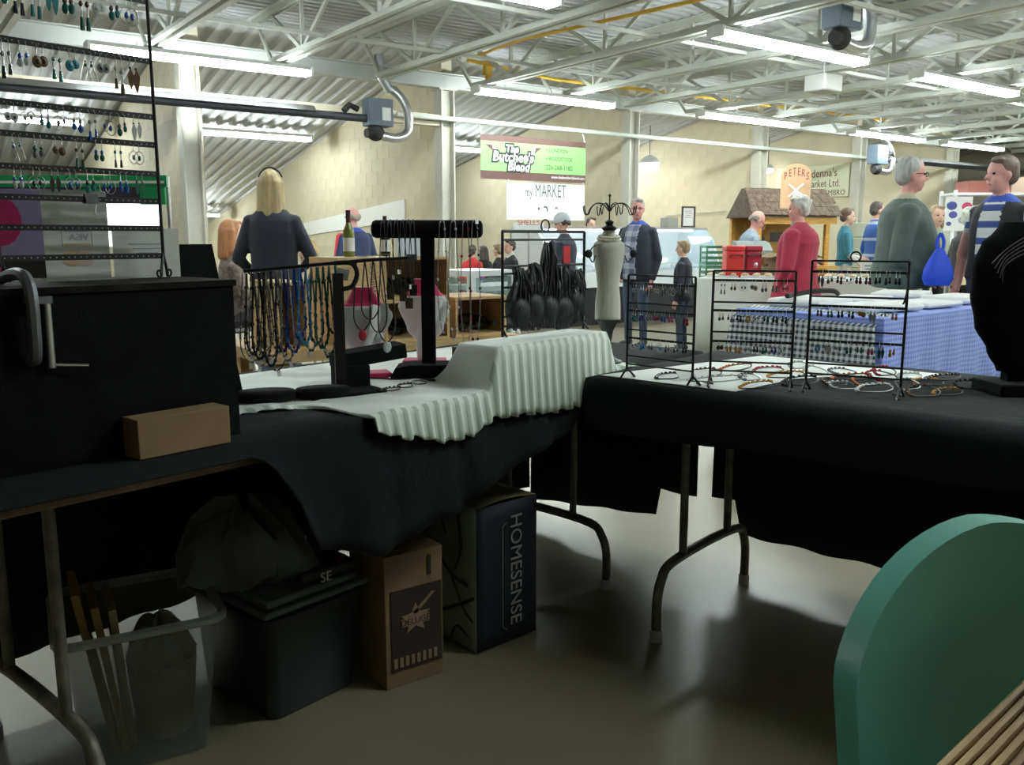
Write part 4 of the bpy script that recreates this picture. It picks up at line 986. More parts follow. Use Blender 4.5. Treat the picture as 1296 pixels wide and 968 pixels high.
# produce shelves in green crates
for k in range(4):
    p = P(914, 322, d=11.6); o = MB()
    t = thing('green_crate', 'slatted green plastic crate stacked between the counter and the hut', 'crate', (p.x + .0, p.y, .02 + k * .26), YAW - R(90), 'stack of green crates')
    for z in (.02, .09, .16, .23):
        for a, b in (((0, -.2, z), (.5, .015, .03)), ((0, .2, z), (.5, .015, .03)), ((-.25, 0, z), (.015, .4, .03)), ((.25, 0, z), (.015, .4, .03))): MB().box(a, b).build('slat', mat('green_crate_plastic', (.06, .22, .12), .5), t)
    for x in (-.245, .245):
        for y in (-.195, .195): MB().box((x, y, .125), (.02, .02, .25)).build('corner_post', MATS['green_crate_plastic'], t)
# blue and gingham table
pk = P(1118, 404, z=.76)
M_peri = check_mat('periwinkle_check', (.17, .24, .62), (.33, .42, .80), (0, 2), 38, .5, .8); M_ging = check_mat('navy_gingham', (.62, .66, .68), (.02, .035, .07), (1, 2), 32, .5, .8)
t = thing('cloth_table', 'table under a periwinkle checked cloth with white packages on top', 'table', (pk.x, pk.y, 0), R(4))
TL, TW = 1.9, .85
MB().box((TL / 2, TW / 2, .75), (TL, TW, .02)).build('tabletop', M_wood, t)
for x, y in ((.08, .08), (TL - .08, .08), (.08, TW - .08), (TL - .08, TW - .08)): MB().cyl((x, y, 0), (x, y, .74), .02, 8).build('leg', M_silver, t)
o = skirt(TL, TW, .764, M_peri, 'checked_tablecloth', None, amp=.02); o.matrix_basis = t.matrix_basis; tag(o, 'periwinkle blue checked cloth hanging to the floor', 'tablecloth')
Mb = t.matrix_basis.copy()
def gg(s, q):
    y = .03 + (TW - .02) * s; z = .775 - .62 * q; x = -.032 - .05 * q - .02 * math.sin(s * 14) * q
    if q <= 0: x, z = .14, .775
    return V(x, y + (s - .5) * .16 * q, z)
o = MB().grid(gg, 40, 12).build('gingham_cloth', M_ging, solid=.003); o.matrix_basis = t.matrix_basis; tag(o, 'navy and white gingham cloth hanging over the end of the blue table', 'tablecloth')
for k, (x, y, w_, d_, h) in enumerate(((.35, .22, .46, .26, .04), (.85, .2, .36, .28, .03), (1.35, .22, .44, .28, .04), (.36, .62, .44, .32, .05), (.9, .62, .42, .30, .03), (1.45, .62, .4, .32, .04))):
    o = MB().box((0, 0, h / 2), (w_, d_, h)).build('white_package', M_paper, bevel=.02); o.location = Mb @ V(x, y, .772); o.rotation_euler.z = R(4) + .1 * (k - 2); tag(o, ('wide', 'small', 'long', 'thick', 'square', 'narrow')[k] + ' white paper package lying on the periwinkle table', 'package', 'white packages on the blue table')
o = MB().tube(catmull([(0, 0, .012), (.12, .03, .015), (.25, 0, .03), (.34, -.06, .03), (.40, -.05, .012)], 5), .014, 6).build('dark_strap', M_rubber); o.location = Mb @ V(.12, .62, .87); o.location.z = .826; tag(o, 'dark strap lying on the white packages of the blue table', 'strap')
# yellow tray table behind, blue bag
p = P(1236, 350, d=7.3)
t = thing('yellow_table', 'pale yellow topped trestle table behind the blue bag', 'table', (p.x, p.y, 0), R(5)); MB().box((0, .2, .80), (.7, .4, .05)).build('top', mat('pale_yellow_top', (.66, .56, .32), .6), t)
for x in (-.3, .3):
    for y in (.05, .35): MB().cyl((x, y, 0), (x, y, .78), .02, 8).build('leg', M_silver, t)
gw = gr.matrix_basis @ gMk @ V(.19, -.18, .92)
t = thing('blue_shopping_bag', 'bright blue shopping bag hanging from the hand of the green jacket man', 'bag', (0, 0, 0))
hw = P(1189, 322, d=6.02)
MB().lathe([(.02, 0), (.085, .005), (.105, .05), (.098, .12), (.06, .20), (.028, .25), (.024, .26)], 22, (0, 0, 0), 1.0, .62).build('bag_body', mat('blue_nonwoven', (.015, .07, .62), .6, bump=.6, bscale=14), t)
for s in (-1, 1): MB().tube(catmull([(s * .02, 0, .25), (s * .022, 0, .31), (0, 0, .36)], 5), .012, 6, flat=.4).build('handle', MATS['blue_nonwoven'], t)
t.location = (hw.x, hw.y, P(1187, 362, d=6.05).z); t.rotation_euler.z = YAW - R(90)
# stack of pale tubs, posters and shelf at the far right
p = P(1092, 300, d=13.6); 
for k in range(6):
    o = MB().lathe([(.20, 0), (.24, .02), (.26, .20), (.27, .22), (.25, .225)], 22).build('pale_tub', mat('pale_tub_plastic', (.52, .54, .42), .5)); o.location = (p.x, p.y, .0 + k * .23); tag(o, 'round pale green tub in the tall stack behind the teal woman', 'tub', 'stack of round tubs')
p = P(1211, 290, d=9.9); t = thing('poster_board', 'white poster board with blue and red printed blots', 'poster', (p.x, p.y, 0), YAW - R(90)); zp = p.z
MB().box((0, 0, zp + .17), (.30, .012, .38)).build('panel', M_wink, t); MB().cyl((0, .02, 0), (0, .02, zp), .015).build('post', M_silver, t)
for x, z, r, c in ((-.08, .26, .06, (.05, .08, .3)), (-.06, .16, .05, (.08, .1, .35)), (.09, .25, .06, (.6, .05, .15)), (-.1, .06, .03, (.08, .1, .35)), (.05, .1, .05, (.4, .42, .5))):
    MB().ell((x, -.007, zp + z), (r, .002, r * .8), 12, 6).build('printed_blot', mat('blot%d' % int(c[0] * 100), c, .6), t)
for k, (x, y, w_, h, c) in enumerate(((1252, 243, .5, .22, (.45, .30, .2)), (1258, 300, .8, .4, (.60, .60, .58)), (1230, 240, .35, .12, (.5, .35, .25)))):
    pass
t = thing('storage_shelf', 'white storage shelf holding cartons behind the striped polo man', 'shelf', P(1262, 340, d=12.5).xy.to_3d(), YAW - R(90))
for z in (.3, .8, 1.3, 1.75): MB().box((0, 0, z), (1.6, .45, .03)).build('shelf_board', M_fr, t)
for x in (-.78, .78):
    for y in (-.2, .2): MB().box((x, y, .9), (.04, .04, 1.8)).build('upright', M_fr, t)
for k, (x, z, w_, h, c) in enumerate(((-.5, .815, .4, .3, (.5, .34, .22)), (.05, .815, .4, .35, (.62, .60, .58)), (.5, .815, .35, .25, (.3, .1, .08)), (-.45, 1.315, .5, .28, (.66, .6, .56)), (.2, 1.315, .45, .2, (.45, .2, .16)), (-.3, 1.765, .6, .16, (.25, .08, .06)), (.4, 1.765, .4, .22, (.6, .45, .34)))):
    o = MB().box((0, 0, h / 2), (w_, .36, h)).build('storage_carton', mat('carton%d' % k, c, .7)); o.location = t.matrix_basis @ V(x, 0, z + .002); o.rotation_euler.z = t.rotation_euler.z; tag(o, ('tan', 'pale grey', 'maroon', 'cream', 'rust', 'dark red', 'peach')[k] + ' carton on the white storage shelf', 'carton')
p = P(1100, 330, d=8.2); t = thing('tent_card', 'small white lettered card standing on the white cloth table', 'card', (p.x, p.y, .766), YAW - R(95)); MB().box((0, 0, .09), (.13, .005, .18), Matrix.Rotation(R(8), 3, 'X')).box((0, .03, .09), (.13, .005, .18), Matrix.Rotation(R(-8), 3, 'X')).build('card', M_paper, t)
for k in range(3): MB().box((0, -.018 + .004 * k, .13 - k * .03), (.09 - .02 * (k % 2), .003, .008)).build('text_line', M_gink, t)
# glass cabinet and white table by the children
p = P(600, 430, d=6.6); t = thing('glass_cabinet', 'white framed glass cabinet with greenish panes beside the wine crates', 'cabinet', (p.x, p.y, 0), R(8))
zt_ = 1.16 - 40 / 1110 * 6.6
for x in (-.2, .2):
    for y in (-.2, .2): MB().box((x, y, zt_ / 2), (.045, .045, zt_)).build('post', M_fr, t)
for z in (.1, .55, zt_ - .02): MB().box((0, 0, z), (.45, .45, .04)).build('shelf', M_fr, t)
for a, b in (((0, -.2, .32), (.36, .006, .4)), ((0, -.2, .72), (.36, .006, .3)), ((-.2, 0, .72), (.006, .36, .3)), ((-.2, 0, .32), (.006, .36, .4))): MB().box(a, b).build('pane', mat('green_glass', (.25, .4, .36), .1, alpha=.45), t)
p = P(632, 362, d=7.7); t = thing('white_rail_table', 'white topped table with a grey folding leg behind the glass cabinet', 'table', (p.x, p.y, 0), R(10)); MB().box((0, 0, p.z), (.8, .5, .04)).build('top', M_fr, t)
for s in (-1, 1): MB().cyl((s * .3, -.2, 0), (s * .1, .2, p.z - .02), .02, 8).build('leg', M_silver, t); MB().cyl((s * .3, .2, 0), (s * .1, -.2, p.z - .02), .02, 8).build('leg', M_silver, t)
# wine crates on a stand of their own
pw = P(505, 440, d=3.55); WZ = .74
t = thing('wine_stand', 'low wooden stand carrying the wine crates behind the necklace table', 'table', (pw.x, pw.y, 0), TA + R(2)); WM = t.matrix_basis.copy()
t.matrix_basis = WM = Matrix.Translation((pw.x, pw.y, 0)) @ Matrix.Rotation(TA - R(14), 4, 'Z')
MB().box((0, .2, WZ - .02), (1.15, .5, .04)).build('top', M_wood, t)
for x in (-.5, .5):
    for y in (0, .4): MB().box((x, y, (WZ - .04) / 2), (.05, .05, WZ - .04)).build('leg', M_wood, t)
def crate(x, z, w_, h, label, open_front, txt=None, y=.0, d_=.28):
    t = thing('wine_crate', label, 'crate'); t.matrix_basis = WM @ Matrix.Translation((x, y + d_ / 2, z))
    th = .012
    for a, b, n in (((0, 0, th / 2), (w_, d_, th), 'base_board'), ((0, 0, h - th / 2), (w_, d_, th), 'top_board'), ((-w_ / 2 + th / 2, 0, h / 2), (th, d_, h - 2 * th), 'side_board'), ((w_ / 2 - th / 2, 0, h / 2), (th, d_, h - 2 * th), 'side_board'), ((0, d_ / 2 - th / 2, h / 2), (w_ - 2 * th, th, h - 2 * th), 'back_board')): MB().box(a, b).build(n, M_wood, t)
    if not open_front:
        MB().box((0, -d_ / 2 + th / 2, h / 2), (w_ - 2 * th - .002, th, h - 2 * th - .002)).build('front_board', M_wood, t)
        if txt: text('stencil', txt, .036, mat('stencil_ink', (.16, .11, .05), .8), t, (.035, -d_ / 2 - .001, h - .02), (0, 0, -1), (1, 0, 0), .0004)
    return t
CH = .17
crate(-.155, WZ, .20, CH, 'closed wine crate with dark stencil on the lower level', False, 'ESTATE')
crate(-.155, WZ + CH + .001, .20, CH, 'closed wine crate with upright dark stencil on the upper level', False, 'SAMBUCS')
crate(.09, WZ, .30, CH, 'open wine crate holding dark bottles, lower level', True)
crate(.09, WZ + CH + .001, .30, CH, 'open wine crate holding dark bottles, upper level', True)
crate(.40, WZ, .26, CH, 'open wine crate holding dark bottles at the end of the stand', True)
crate(-.44, WZ, .12, CH * 1.5, 'narrow open crate on its end near the black boards', True)
M_bot = mat('dark_bottle_glass', (.012, .016, .012), .12); M_botg = mat('green_bottle_glass', (.20, .24, .06), .12)
bprof = [(.034, 0), (.036, .01), (.036, .15), (.03, .185), (.014, .215), (.0125, .27), (.015, .275), (.015, .29)]
for n, (x0, z0, cnt) in enumerate(((.09, WZ + .014, 3), (.09, WZ + CH + .015, 3), (.40, WZ + .014, 3))):
    for k in range(cnt):
        o = MB().lathe([(r * .85, z * .9 - .13) for r, z in bprof], 14, M=Matrix.Rotation(R(90), 3, 'X')).build('wine_bottle', M_bot); o.matrix_basis = WM @ Matrix.Translation((x0 - .085 + k * .083, .15, z0 + .033)); tag(o, 'dark wine bottle lying inside an open crate', 'bottle', 'bottles lying in the open crates')
for k, (x, m, lb, sc) in enumerate(((-.16, M_botg, 'pale green wine bottle with a white label standing on the stencilled crate', .62), (.0, M_bot, 'dark wine bottle with white label standing beside the pale carton on the crates', .55))):
    t = thing('wine_bottle', lb, 'bottle'); t.matrix_basis = WM @ Matrix.Translation((x, .10, WZ + 2 * CH + .003))
    MB().lathe([(r * sc, z * sc) for r, z in bprof], 16).build('glass', m, t); MB().lathe([(.0368 * sc, .035 * sc), (.0368 * sc, .12 * sc)], 16).build('label', M_paper, t); MB().lathe([(.0155 * sc, .215 * sc), (.0155 * sc, .293 * sc)], 12).build('capsule', mat('dark_capsule', (.06, .01, .015), .4), t)
for k, x in enumerate((.09, .155)):
    o = MB().box((0, 0, .05), (.055, .06, .10)).build('pale_carton', mat('pale_blue_carton', (.60, .66, .74), .6)); o.matrix_basis = WM @ Matrix.Translation((x, .1, WZ + 2 * CH + .003)); tag(o, ('pale blue carton', 'second pale blue carton')[k] + ' on top of the open wine crates', 'carton', 'pale cartons on the crates')
# stall seen through the big earring rack
p = P(98, 236, d=4.2); t = thing('green_awning', 'bright green banner with white stripes on a frame behind the earring rack', 'banner', (p.x, p.y, 0), YAW - R(90)); M_gb = mat('bright_green_vinyl', (.01, .36, .12), .5)
MB().box((0, 0, p.z + .025), (.86, .02, .055)).build('green_band', M_gb, t); MB().box((0, -.012, p.z + .02), (.84, .004, .012)).build('white_stripe', M_wink, t); MB().box((.36, 0, p.z - .03), (.12, .02, .11)).build('green_corner', M_gb, t); MB().box((.06, 0, p.z - .045), (.10, .02, .07)).build('green_tab', M_gb, t); MB().box((-.1, .01, p.z - .035), (.9, .015, .09)).build('dark_panel', mat('plum_panel', (.06, .05, .08), .6), t)
for s in (-.42, .42): MB().cyl((s, .03, 0), (s, .03, p.z + .05), .012).build('pole', M_silver, t)
p = P(30, 330, d=3.9); t = thing('pink_poster', 'lavender poster stand with a large magenta blot', 'poster', (p.x, p.y, 0), YAW - R(90)); MB().box((0, 0, 1.20), (.34, .01, .34)).build('panel', mat('lavender_print', (.30, .27, .50), .5), t); MB().ell((-.09, -.006, 1.23), (.10, .003, .11)).ell((-.15, -.006, 1.10), (.06, .003, .16)).build('magenta_blot', mat('magenta_print', (.45, .02, .14), .5), t); MB().box((0, 0, 1.02), (.34, .012, .08)).build('black_base', M_rubber, t)
MB().cyl((0, .02, 0), (0, .02, 1.05), .015).build('post', M_silver, t)
p = P(170, 285, d=4.6); t = thing('window_light_box', 'white glowing box standing in for a bright window behind the earring rack', 'sign', (p.x, p.y, 0), YAW - R(90)); MB().box((0, 0, p.z), (.28, .05, .22)).build('light_box', mat('glowing_white', (1, 1, 1), .5, emit=(.95, 1, 1), estr=1.6), t); MB().cyl((0, .04, 0), (0, .04, p.z), .015).build('post', M_silver, t)  # glowing box in place of a bright white window
# stools for the two seated women
for (x, y, d, lb) in ((291, 276, 7.2, 'grey stool under the red-haired woman'), (412, 300, 7.9, 'grey stool under the short-haired blonde woman')):
    g = P(x, y, d=d); sk = g.z / 1.33; t = thing('stool', lb, 'stool', (g.x, g.y, 0)); MB().lathe([(.15, .39 * sk), (.16, .40 * sk), (.16, .42 * sk), (.14, .425 * sk)], 18).build('seat', C_grey, t)
    for q in range(4): MB().cyl((.15 * math.cos(q * 1.57), .15 * math.sin(q * 1.57), 0), (.1 * math.cos(q * 1.57), .1 * math.sin(q * 1.57), .40 * sk), .012, 8).build('leg', M_silver, t)
# ================================================================== jewellery displays
ZC = ZT + .0065                       # top of the black cloth
ZW = ZT + .0145                       # top of the white cloth
GOLD = mat('brass', (.45, .28, .08), .35, 1.); 
BEAD = {n: mat('bead_' + n, c, .25) for n, c in dict(black=(.01, .01, .012), grey=(.16, .16, .18), purple=(.05, .03, .22), blue=(.02, .10, .42), sky=(.06, .30, .60), green=(.015, .12, .085), teal=(.02, .18, .17), white=(.7, .72, .7), red=(.35, .02, .04), amber=(.6, .30, .04), brown=(.10, .045, .02), pink=(.5, .08, .25), plum=(.16, .02, .08), orange=(.55, .14, .03), clear=(.45, .48, .5)).items()}
M_cord = mat('dark_cord', (.015, .014, .014), .6); M_chain = mat('grey_chain', (.30, .30, .30), .35, .9); M_bronze = mat('old_bronze', (.10, .075, .05), .4, .8)
# ---- earrings: one mesh per look, copied
def em(kind, a, b):
    mb = MB()
    mb.mi(0).tube([(0, .004, .0), (0, 0, .006), (0, -.004, .001), (0, -.003, -.010)], .0007, 4)
    if kind == 'drop': mb.mi(1).ell((0, -.003, -.017), (.0032, .0032, .0045), 7, 5); mb.mi(0).ell((0, -.003, -.011), .0018, 6, 4); mb.mi(2).ell((0, -.003, -.027), (.0046, .0046, .007), 8, 5)
    elif kind == 'long': mb.mi(0).tube([(0, -.003, -.01), (0, -.003, -.036)], .0012, 5); mb.mi(1).ell((0, -.003, -.016), (.003, .003, .004), 7, 5); mb.mi(2).tube([(0, -.003, -.032), (0, -.003, -.048)], [.002, .0032], 6)
    elif kind == 'disc': mb.mi(1).ell((0, -.003, -.020), (.0065, .0014, .008), 12, 6); mb.mi(2).ell((0, -.0045, -.020), (.0025, .0014, .003), 8, 5)
    elif kind == 'hoop': mb.mi(0).tube([(.009 * math.cos(R(q)), -.003, -.022 + .012 * math.sin(R(q))) for q in range(0, 360, 30)], .0008, 4, closed=True); mb.mi(2).ell((0, -.003, -.022), (.003, .003, .005), 7, 5)
    elif kind == 'leaf': mb.mi(1).prism([(0, 0), (.005, -.012), (.003, -.026), (0, -.034), (-.003, -.026), (-.005, -.012)], .0016, (0, -.003, -.010), (1, 0, 0), (0, 0, 1)); mb.mi(2).ell((0, -.003, -.011), .0022, 6, 4)
    elif kind == 'cross': mb.mi(0).tube([(0, -.003, -.01), (.006, -.003, -.03), (.009, -.003, -.044)], .0012, 5); mb.tube([(0, -.003, -.01), (-.006, -.003, -.03), (-.009, -.003, -.044)], .0012, 5); mb.mi(1).ell((0, -.003, -.018), .003, 6, 4); mb.mi(2).ell((0, -.003, -.012), .002, 6, 4)
    return mb.mesh('earring', [M_silver, a, b])
EAR = {}
def earring(kind, a, b, M, label, group):
    key = (kind, a.name, b.name)
    if key not in EAR: EAR[key] = em(kind, a, b)
    o = bpy.data.objects.new('earring', EAR[key]); COL.objects.link(o); o.matrix_basis = M; tag(o, label, 'earring', group); return o
NAMES = {'drop': 'bead drop earring', 'long': 'long stick earring', 'disc': 'round disc earring', 'hoop': 'small hoop earring', 'leaf': 'flat leaf earring', 'cross': 'crossed wire earring'}
# ---- tall perforated earring rack on the black box
RU0, RU1, RV = .590, .893, 1.70
t = thing('earring_rack', 'tall black perforated earring rack with scroll feet on the black display box', 'jewellery rack', T((RU0 + RU1) / 2, RV, ZBX), TA)
hw = (RU1 - RU0) / 2
for s in (-1, 1):
    MB().cyl((s * hw, 0, .03), (s * hw, 0, .66), .0035, 8).build('post', M_black_metal, t)
    f = MB()
    for q in (-1, 1):
        f.tube(catmull([(s * hw, 0, .052), (s * hw + q * .010, q * .01, .022), (s * hw + q * .014, q * .014, .004)], 4), .003, 6)
        f.tube([(s * hw + q * (.018 + .0075 * math.cos(R(a)) * (1 - a / 900)), q * .014, .012 + .0105 * math.sin(R(a)) * (1 - a / 900)) for a in range(200, 620, 30)], .0024, 6)
    f.build('scroll_foot', M_black_metal, t)
    MB().tube([(s * hw + s * (.012 + .010 * math.cos(R(a)) * (1 - a / 800)), 0, .545 + .010 * math.sin(R(a)) * (1 - a / 800)) for a in range(180, 560, 30)], .0024, 6).build('side_scroll', M_black_metal, t)
RZ = [.530, .420, .315, .262, .206, .153, .100, .046]
def zrail(z, u): return ZBX + z
M_hole = mat('rail_hole', (.45, .45, .44), .8)
for z in RZ:
    r_ = MB().box((0, 0, z), (2 * hw, .003, .011)).build('rail', M_black_metal, t)
    mb = MB()
    for k in range(27): mb.cyl((-hw + .008 + k * .011, -.0018, z), (-hw + .008 + k * .011, .0018, z), .0012, 6)
    mb.build('hole_row', M_hole, r_)['kind'] = 'stuff'
rnd = random.Random(11)
kinds = list(NAMES); bc = [BEAD[n] for n in ('brown', 'blue', 'grey', 'black', 'green', 'clear', 'teal')]; bcn = ['brown', 'blue', 'grey', 'black', 'green', 'clear', 'teal']
ROWK = [(0, ['drop', 'long', 'long', 'leaf', 'drop', 'long', 'disc', 'drop', 'hoop']), (1, ['long', 'drop', 'disc', 'long', 'disc', 'cross', 'disc', 'long', 'leaf']), (2, ['disc', 'hoop', 'drop', 'hoop', 'drop', 'long', 'hoop', 'drop', 'leaf']), (3, ['cross', 'drop', 'disc', 'long', 'drop', 'long', 'hoop']), (4, ['drop', 'hoop', 'leaf', 'hoop', 'drop', 'hoop', 'drop', 'leaf'])]
RN = ['topmost', 'second', 'third', 'fourth', 'fifth']
for row, ks in ROWK:
    n = len(ks)
    for i, kd in enumerate(ks):
        ci = rnd.randrange(7); c2 = rnd.randrange(7)
        if row == 2: ci = rnd.choice((5, 2, 5)); 
        u0 = RU0 + .025 + (RU1 - RU0 - .05) * (i + .5) / n
        for d in (-.0055, .0055):
            s = rnd.uniform(1.05, 1.45) if row < 2 else rnd.uniform(.85, 1.1)
            earring(kd, bc[ci], bc[c2], Matrix.Translation(T(u0 + d, RV, ZBX + RZ[row] - .005)) @ Matrix.Rotation(TA, 4, 'Z') @ Matrix.Scale(s, 4), '%s with %s beads on the %s used rail of the tall rack' % (NAMES[kd], bcn[ci], RN[row]), 'earrings on the tall rack')
# paper with card logos clipped to the rack, and a second sheet
t = thing('payment_notice', 'white notice sheet with faint mirrored logos standing behind the rails', 'notice', T(.745, 1.745, ZBX + .001), TA)
MB().box((0, 0, .085), (.122, .0015, .17)).build('sheet', mat('thin_paper', (.60, .62, .58), .8), t)
M_fb = mat('faint_blue_print', (.30, .33, .42), .8); M_fo = mat('faint_orange_print', (.55, .42, .25), .8); M_fp = mat('faint_pink_print', (.58, .44, .38), .8)
fr_ = MB(); 
for a, b in (((0, -.0012, .099), (.056, .0006, .001)), ((0, -.0012, .064), (.056, .0006, .001)), ((-.028, -.0012, .0815), (.001, .0006, .035)), ((.028, -.0012, .0815), (.001, .0006, .035))): fr_.box(a, b)
fr_.build('logo_frame', M_fb, t); MB().box((0, -.0012, .0945), (.048, .0006, .005)).build('blue_bar', M_fb, t); MB().box((0, -.0012, .0685), (.048, .0006, .004)).build('orange_bar', M_fo, t)
text('lettering', 'VISA', .019, M_fb, t, (.022, -.0014, .0755), (-1, 0, 0), EZ, .0002)
MB().ell((-.013, -.0012, .042), (.019, .0005, .016), 16, 6).build('logo_disc', M_fo, t); MB().ell((.012, -.0014, .042), (.019, .0005, .016), 16, 6).build('logo_disc', M_fp, t)
o = MB().box((0, 0, .05), (.14, .0015, .10)).build('second_sheet', MATS['thin_paper']); o.location = T(.885, 1.75, ZBX + .001); o.rotation_euler.z = TA; tag(o, 'short white sheet with faint lines of print beside the notice sheet', 'paper')
for k in range(3): MB().box((0, -.0012, .068 - k * .009), (.075 - .015 * k, .0006, .0022)).build('print_line', M_fb, o)
t = thing('binder_clip', 'black binder clip holding the notice sheet to a rail', 'clip', T(.757, 1.70, ZBX + RZ[5]), TA)
MB().prism([(-.009, 0), (.009, 0), (.003, .018), (-.003, .018)], .024, (-.012, 0, -.008), (0, 1, 0), EZ).build('body', M_black_metal, t)
MB().tube(catmull([(-.007, -.006, -.008), (-.004, -.007, -.02), (-.005, -.007, -.03), (0, -.007, -.034), (.005, -.007, -.03), (.004, -.007, -.02), (.007, -.006, -.008)], 4), .0008, 5).build('wire_handle', M_silver, t)
# ---- three small earring racks
RK = [((2.058, 1.350), (2.045, 1.135), .29, 'small black earring rack beside the linen torso'), ((2.075, 1.100), (2.160, .915), .305, 'middle small black earring rack over the white sheet'), ((2.185, .885), (2.230, .665), .335, 'small black earring rack with a top ring beside the black bust')]
FR = [0, .08, .265, .336, .52, .60, .775, .855]
rows3 = [[('disc', 'clear'), ('drop', 'white'), ('leaf', 'grey'), ('disc', 'white'), ('drop', 'grey'), ('hoop', 'clear'), ('disc', 'grey'), ('drop', 'white')], [('drop', 'teal'), ('drop', 'purple'), ('hoop', 'white'), ('disc', 'pink'), ('drop', 'blue'), ('drop', 'pink'), ('leaf', 'grey'), ('drop', 'red')], [('hoop', 'clear'), ('drop', 'sky'), ('drop', 'white'), ('hoop', 'sky'), ('drop', 'clear'), ('drop', 'white'), ('drop', 'black')],
         [('long', 'grey'), ('drop', 'white'), ('hoop', 'grey'), ('disc', 'clear'), ('drop', 'white'), ('drop', 'grey'), ('hoop', 'brown')], [('drop', 'white'), ('drop', 'clear'), ('drop', 'black'), ('drop', 'amber'), ('hoop', 'white'), ('drop', 'green'), ('drop', 'black'), ('drop', 'black')], [('disc', 'brown'), ('drop', 'amber'), ('drop', 'amber'), ('hoop', 'white'), ('drop', 'black'), ('drop', 'green'), ('drop', 'purple'), ('hoop', 'white')],
         [('leaf', 'grey'), ('drop', 'white'), ('drop', 'brown'), ('hoop', 'grey'), ('drop', 'plum'), ('drop', 'plum'), ('drop', 'black'), ('drop', 'black'), ('drop', 'black')], [('drop', 'plum'), ('drop', 'grey'), ('drop', 'black'), ('drop', 'black'), ('disc', 'amber'), ('leaf', 'clear'), ('hoop', 'white'), ('drop', 'amber')], [('drop', 'sky'), ('leaf', 'white'), ('hoop', 'clear'), ('drop', 'green'), ('drop', 'green'), ('drop', 'pink'), ('leaf', 'green'), ('drop', 'amber')]]
rname = ('rack beside the linen torso', 'middle rack', 'rack with a top ring')
for ri, (a, b, h, lb) in enumerate(RK):
    A3, B3 = T(*a, ZC), T(*b, ZC); mid = (A3 + B3) / 2; L = (B3 - A3).length; ang = math.atan2(B3.y - A3.y, B3.x - A3.x)
    if ri == 1: mid.z += .003
    if ri == 0: mid.z += .001
    t = thing('earring_rack', lb, 'jewellery rack', mid, ang)
    for s in (-1, 1):
        p_ = MB().cyl((s * L / 2, 0, .02), (s * L / 2, 0, h), .0034, 8).build('post', M_black_metal, t)
        MB().tube([(s * L / 2, 0, .03), (s * L / 2 - .004, -.022, .0035), (s * L / 2 + .0, -.03, .0035)], .003, 6).tube([(s * L / 2, 0, .03), (s * L / 2 + .006, .03, .0035), (s * L / 2 - .02, .055, .0035)], .003, 6).build('foot', M_black_metal, t)
    for k, f in enumerate(FR):
        MB().cyl((-L / 2, 0, h * (1 - f)), (L / 2, 0, h * (1 - f)), .0032 if k in (1, 3, 5) else .0024, 8).build('rung', M_black_metal, t)
    if ri == 2: MB().tube([(-.01 + .012 * math.cos(R(q)), 0, h + .011 + .012 * math.sin(R(q))) for q in range(0, 360, 24)], .0022, 6, closed=True).build('top_ring', M_black_metal, t)
    if ri >= 1: MB().tube(catmull([(L / 2 - .006, -.006, h * .93), (L / 2 + .002, -.010, h * .85), (L / 2 - .004, -.010, h * .72), (L / 2 - .008, -.008, h * .70)], 4), .0022, 6).build('side_hook', M_black_metal, t)
    for rw in range(3):
        lst = rows3[ri * 3 + rw]; n = len(lst)
        for i, (kd, cn) in enumerate(lst):
            x = -L / 2 + .012 + (L - .024) * (i + .5) / n
            for d in (-.0042, .0042):
                earring(kd, BEAD[cn], BEAD[cn] if cn not in ('white', 'clear') else BEAD['grey'], t.matrix_basis @ Matrix.Translation((x + d, 0, h * (1 - (.08, .336, .60)[rw]) - .001)) @ Matrix.Scale(rnd.uniform(.72, .92), 4), '%s %s on the %s bar of the %s' % (cn, NAMES[kd], ('top', 'middle', 'lowest')[rw], rname[ri]), 'earrings on the ' + rname[ri])
# ---- black rack full of black net scarves on the riser
ZR = ZT + .012 + BH + .002
t = thing('black_rack', 'wide black wire rack crowded with black net bundles on the white riser', 'jewellery rack', T(2.0, 1.60, ZR), TA - R(6))
Lr, hr = .335, .292
for s in (-1, 1):
    MB().cyl((s * Lr / 2, 0, .0), (s * Lr / 2, 0, hr), .0042, 8).build('post', M_black_metal, t); MB().tube([(s * Lr / 2, 0, .02), (s * Lr / 2 - .012, -.03, .004)], .0035, 6).build('foot', M_black_metal, t)
for f in (.0, .08, .33, .40, .53, .66, .81, .9): MB().cyl((-Lr / 2, 0, hr * (1 - f)), (Lr / 2, 0, hr * (1 - f)), .0032 if f else .0045, 8).build('rung', M_black_metal, t)
MB().tube([(.0 + .017 * math.cos(R(q)), 0, hr + .016 + .017 * math.sin(R(q))) for q in range(0, 360, 20)], .0026, 6, closed=True).build('top_ring', M_black_metal, t)
RM = t.matrix_basis.copy(); M_net = mat('black_net', (.012, .013, .016), .5, var=.5, vscale=40, alpha=.72); M_netd = mat('black_strands', (.010, .011, .013), .45)
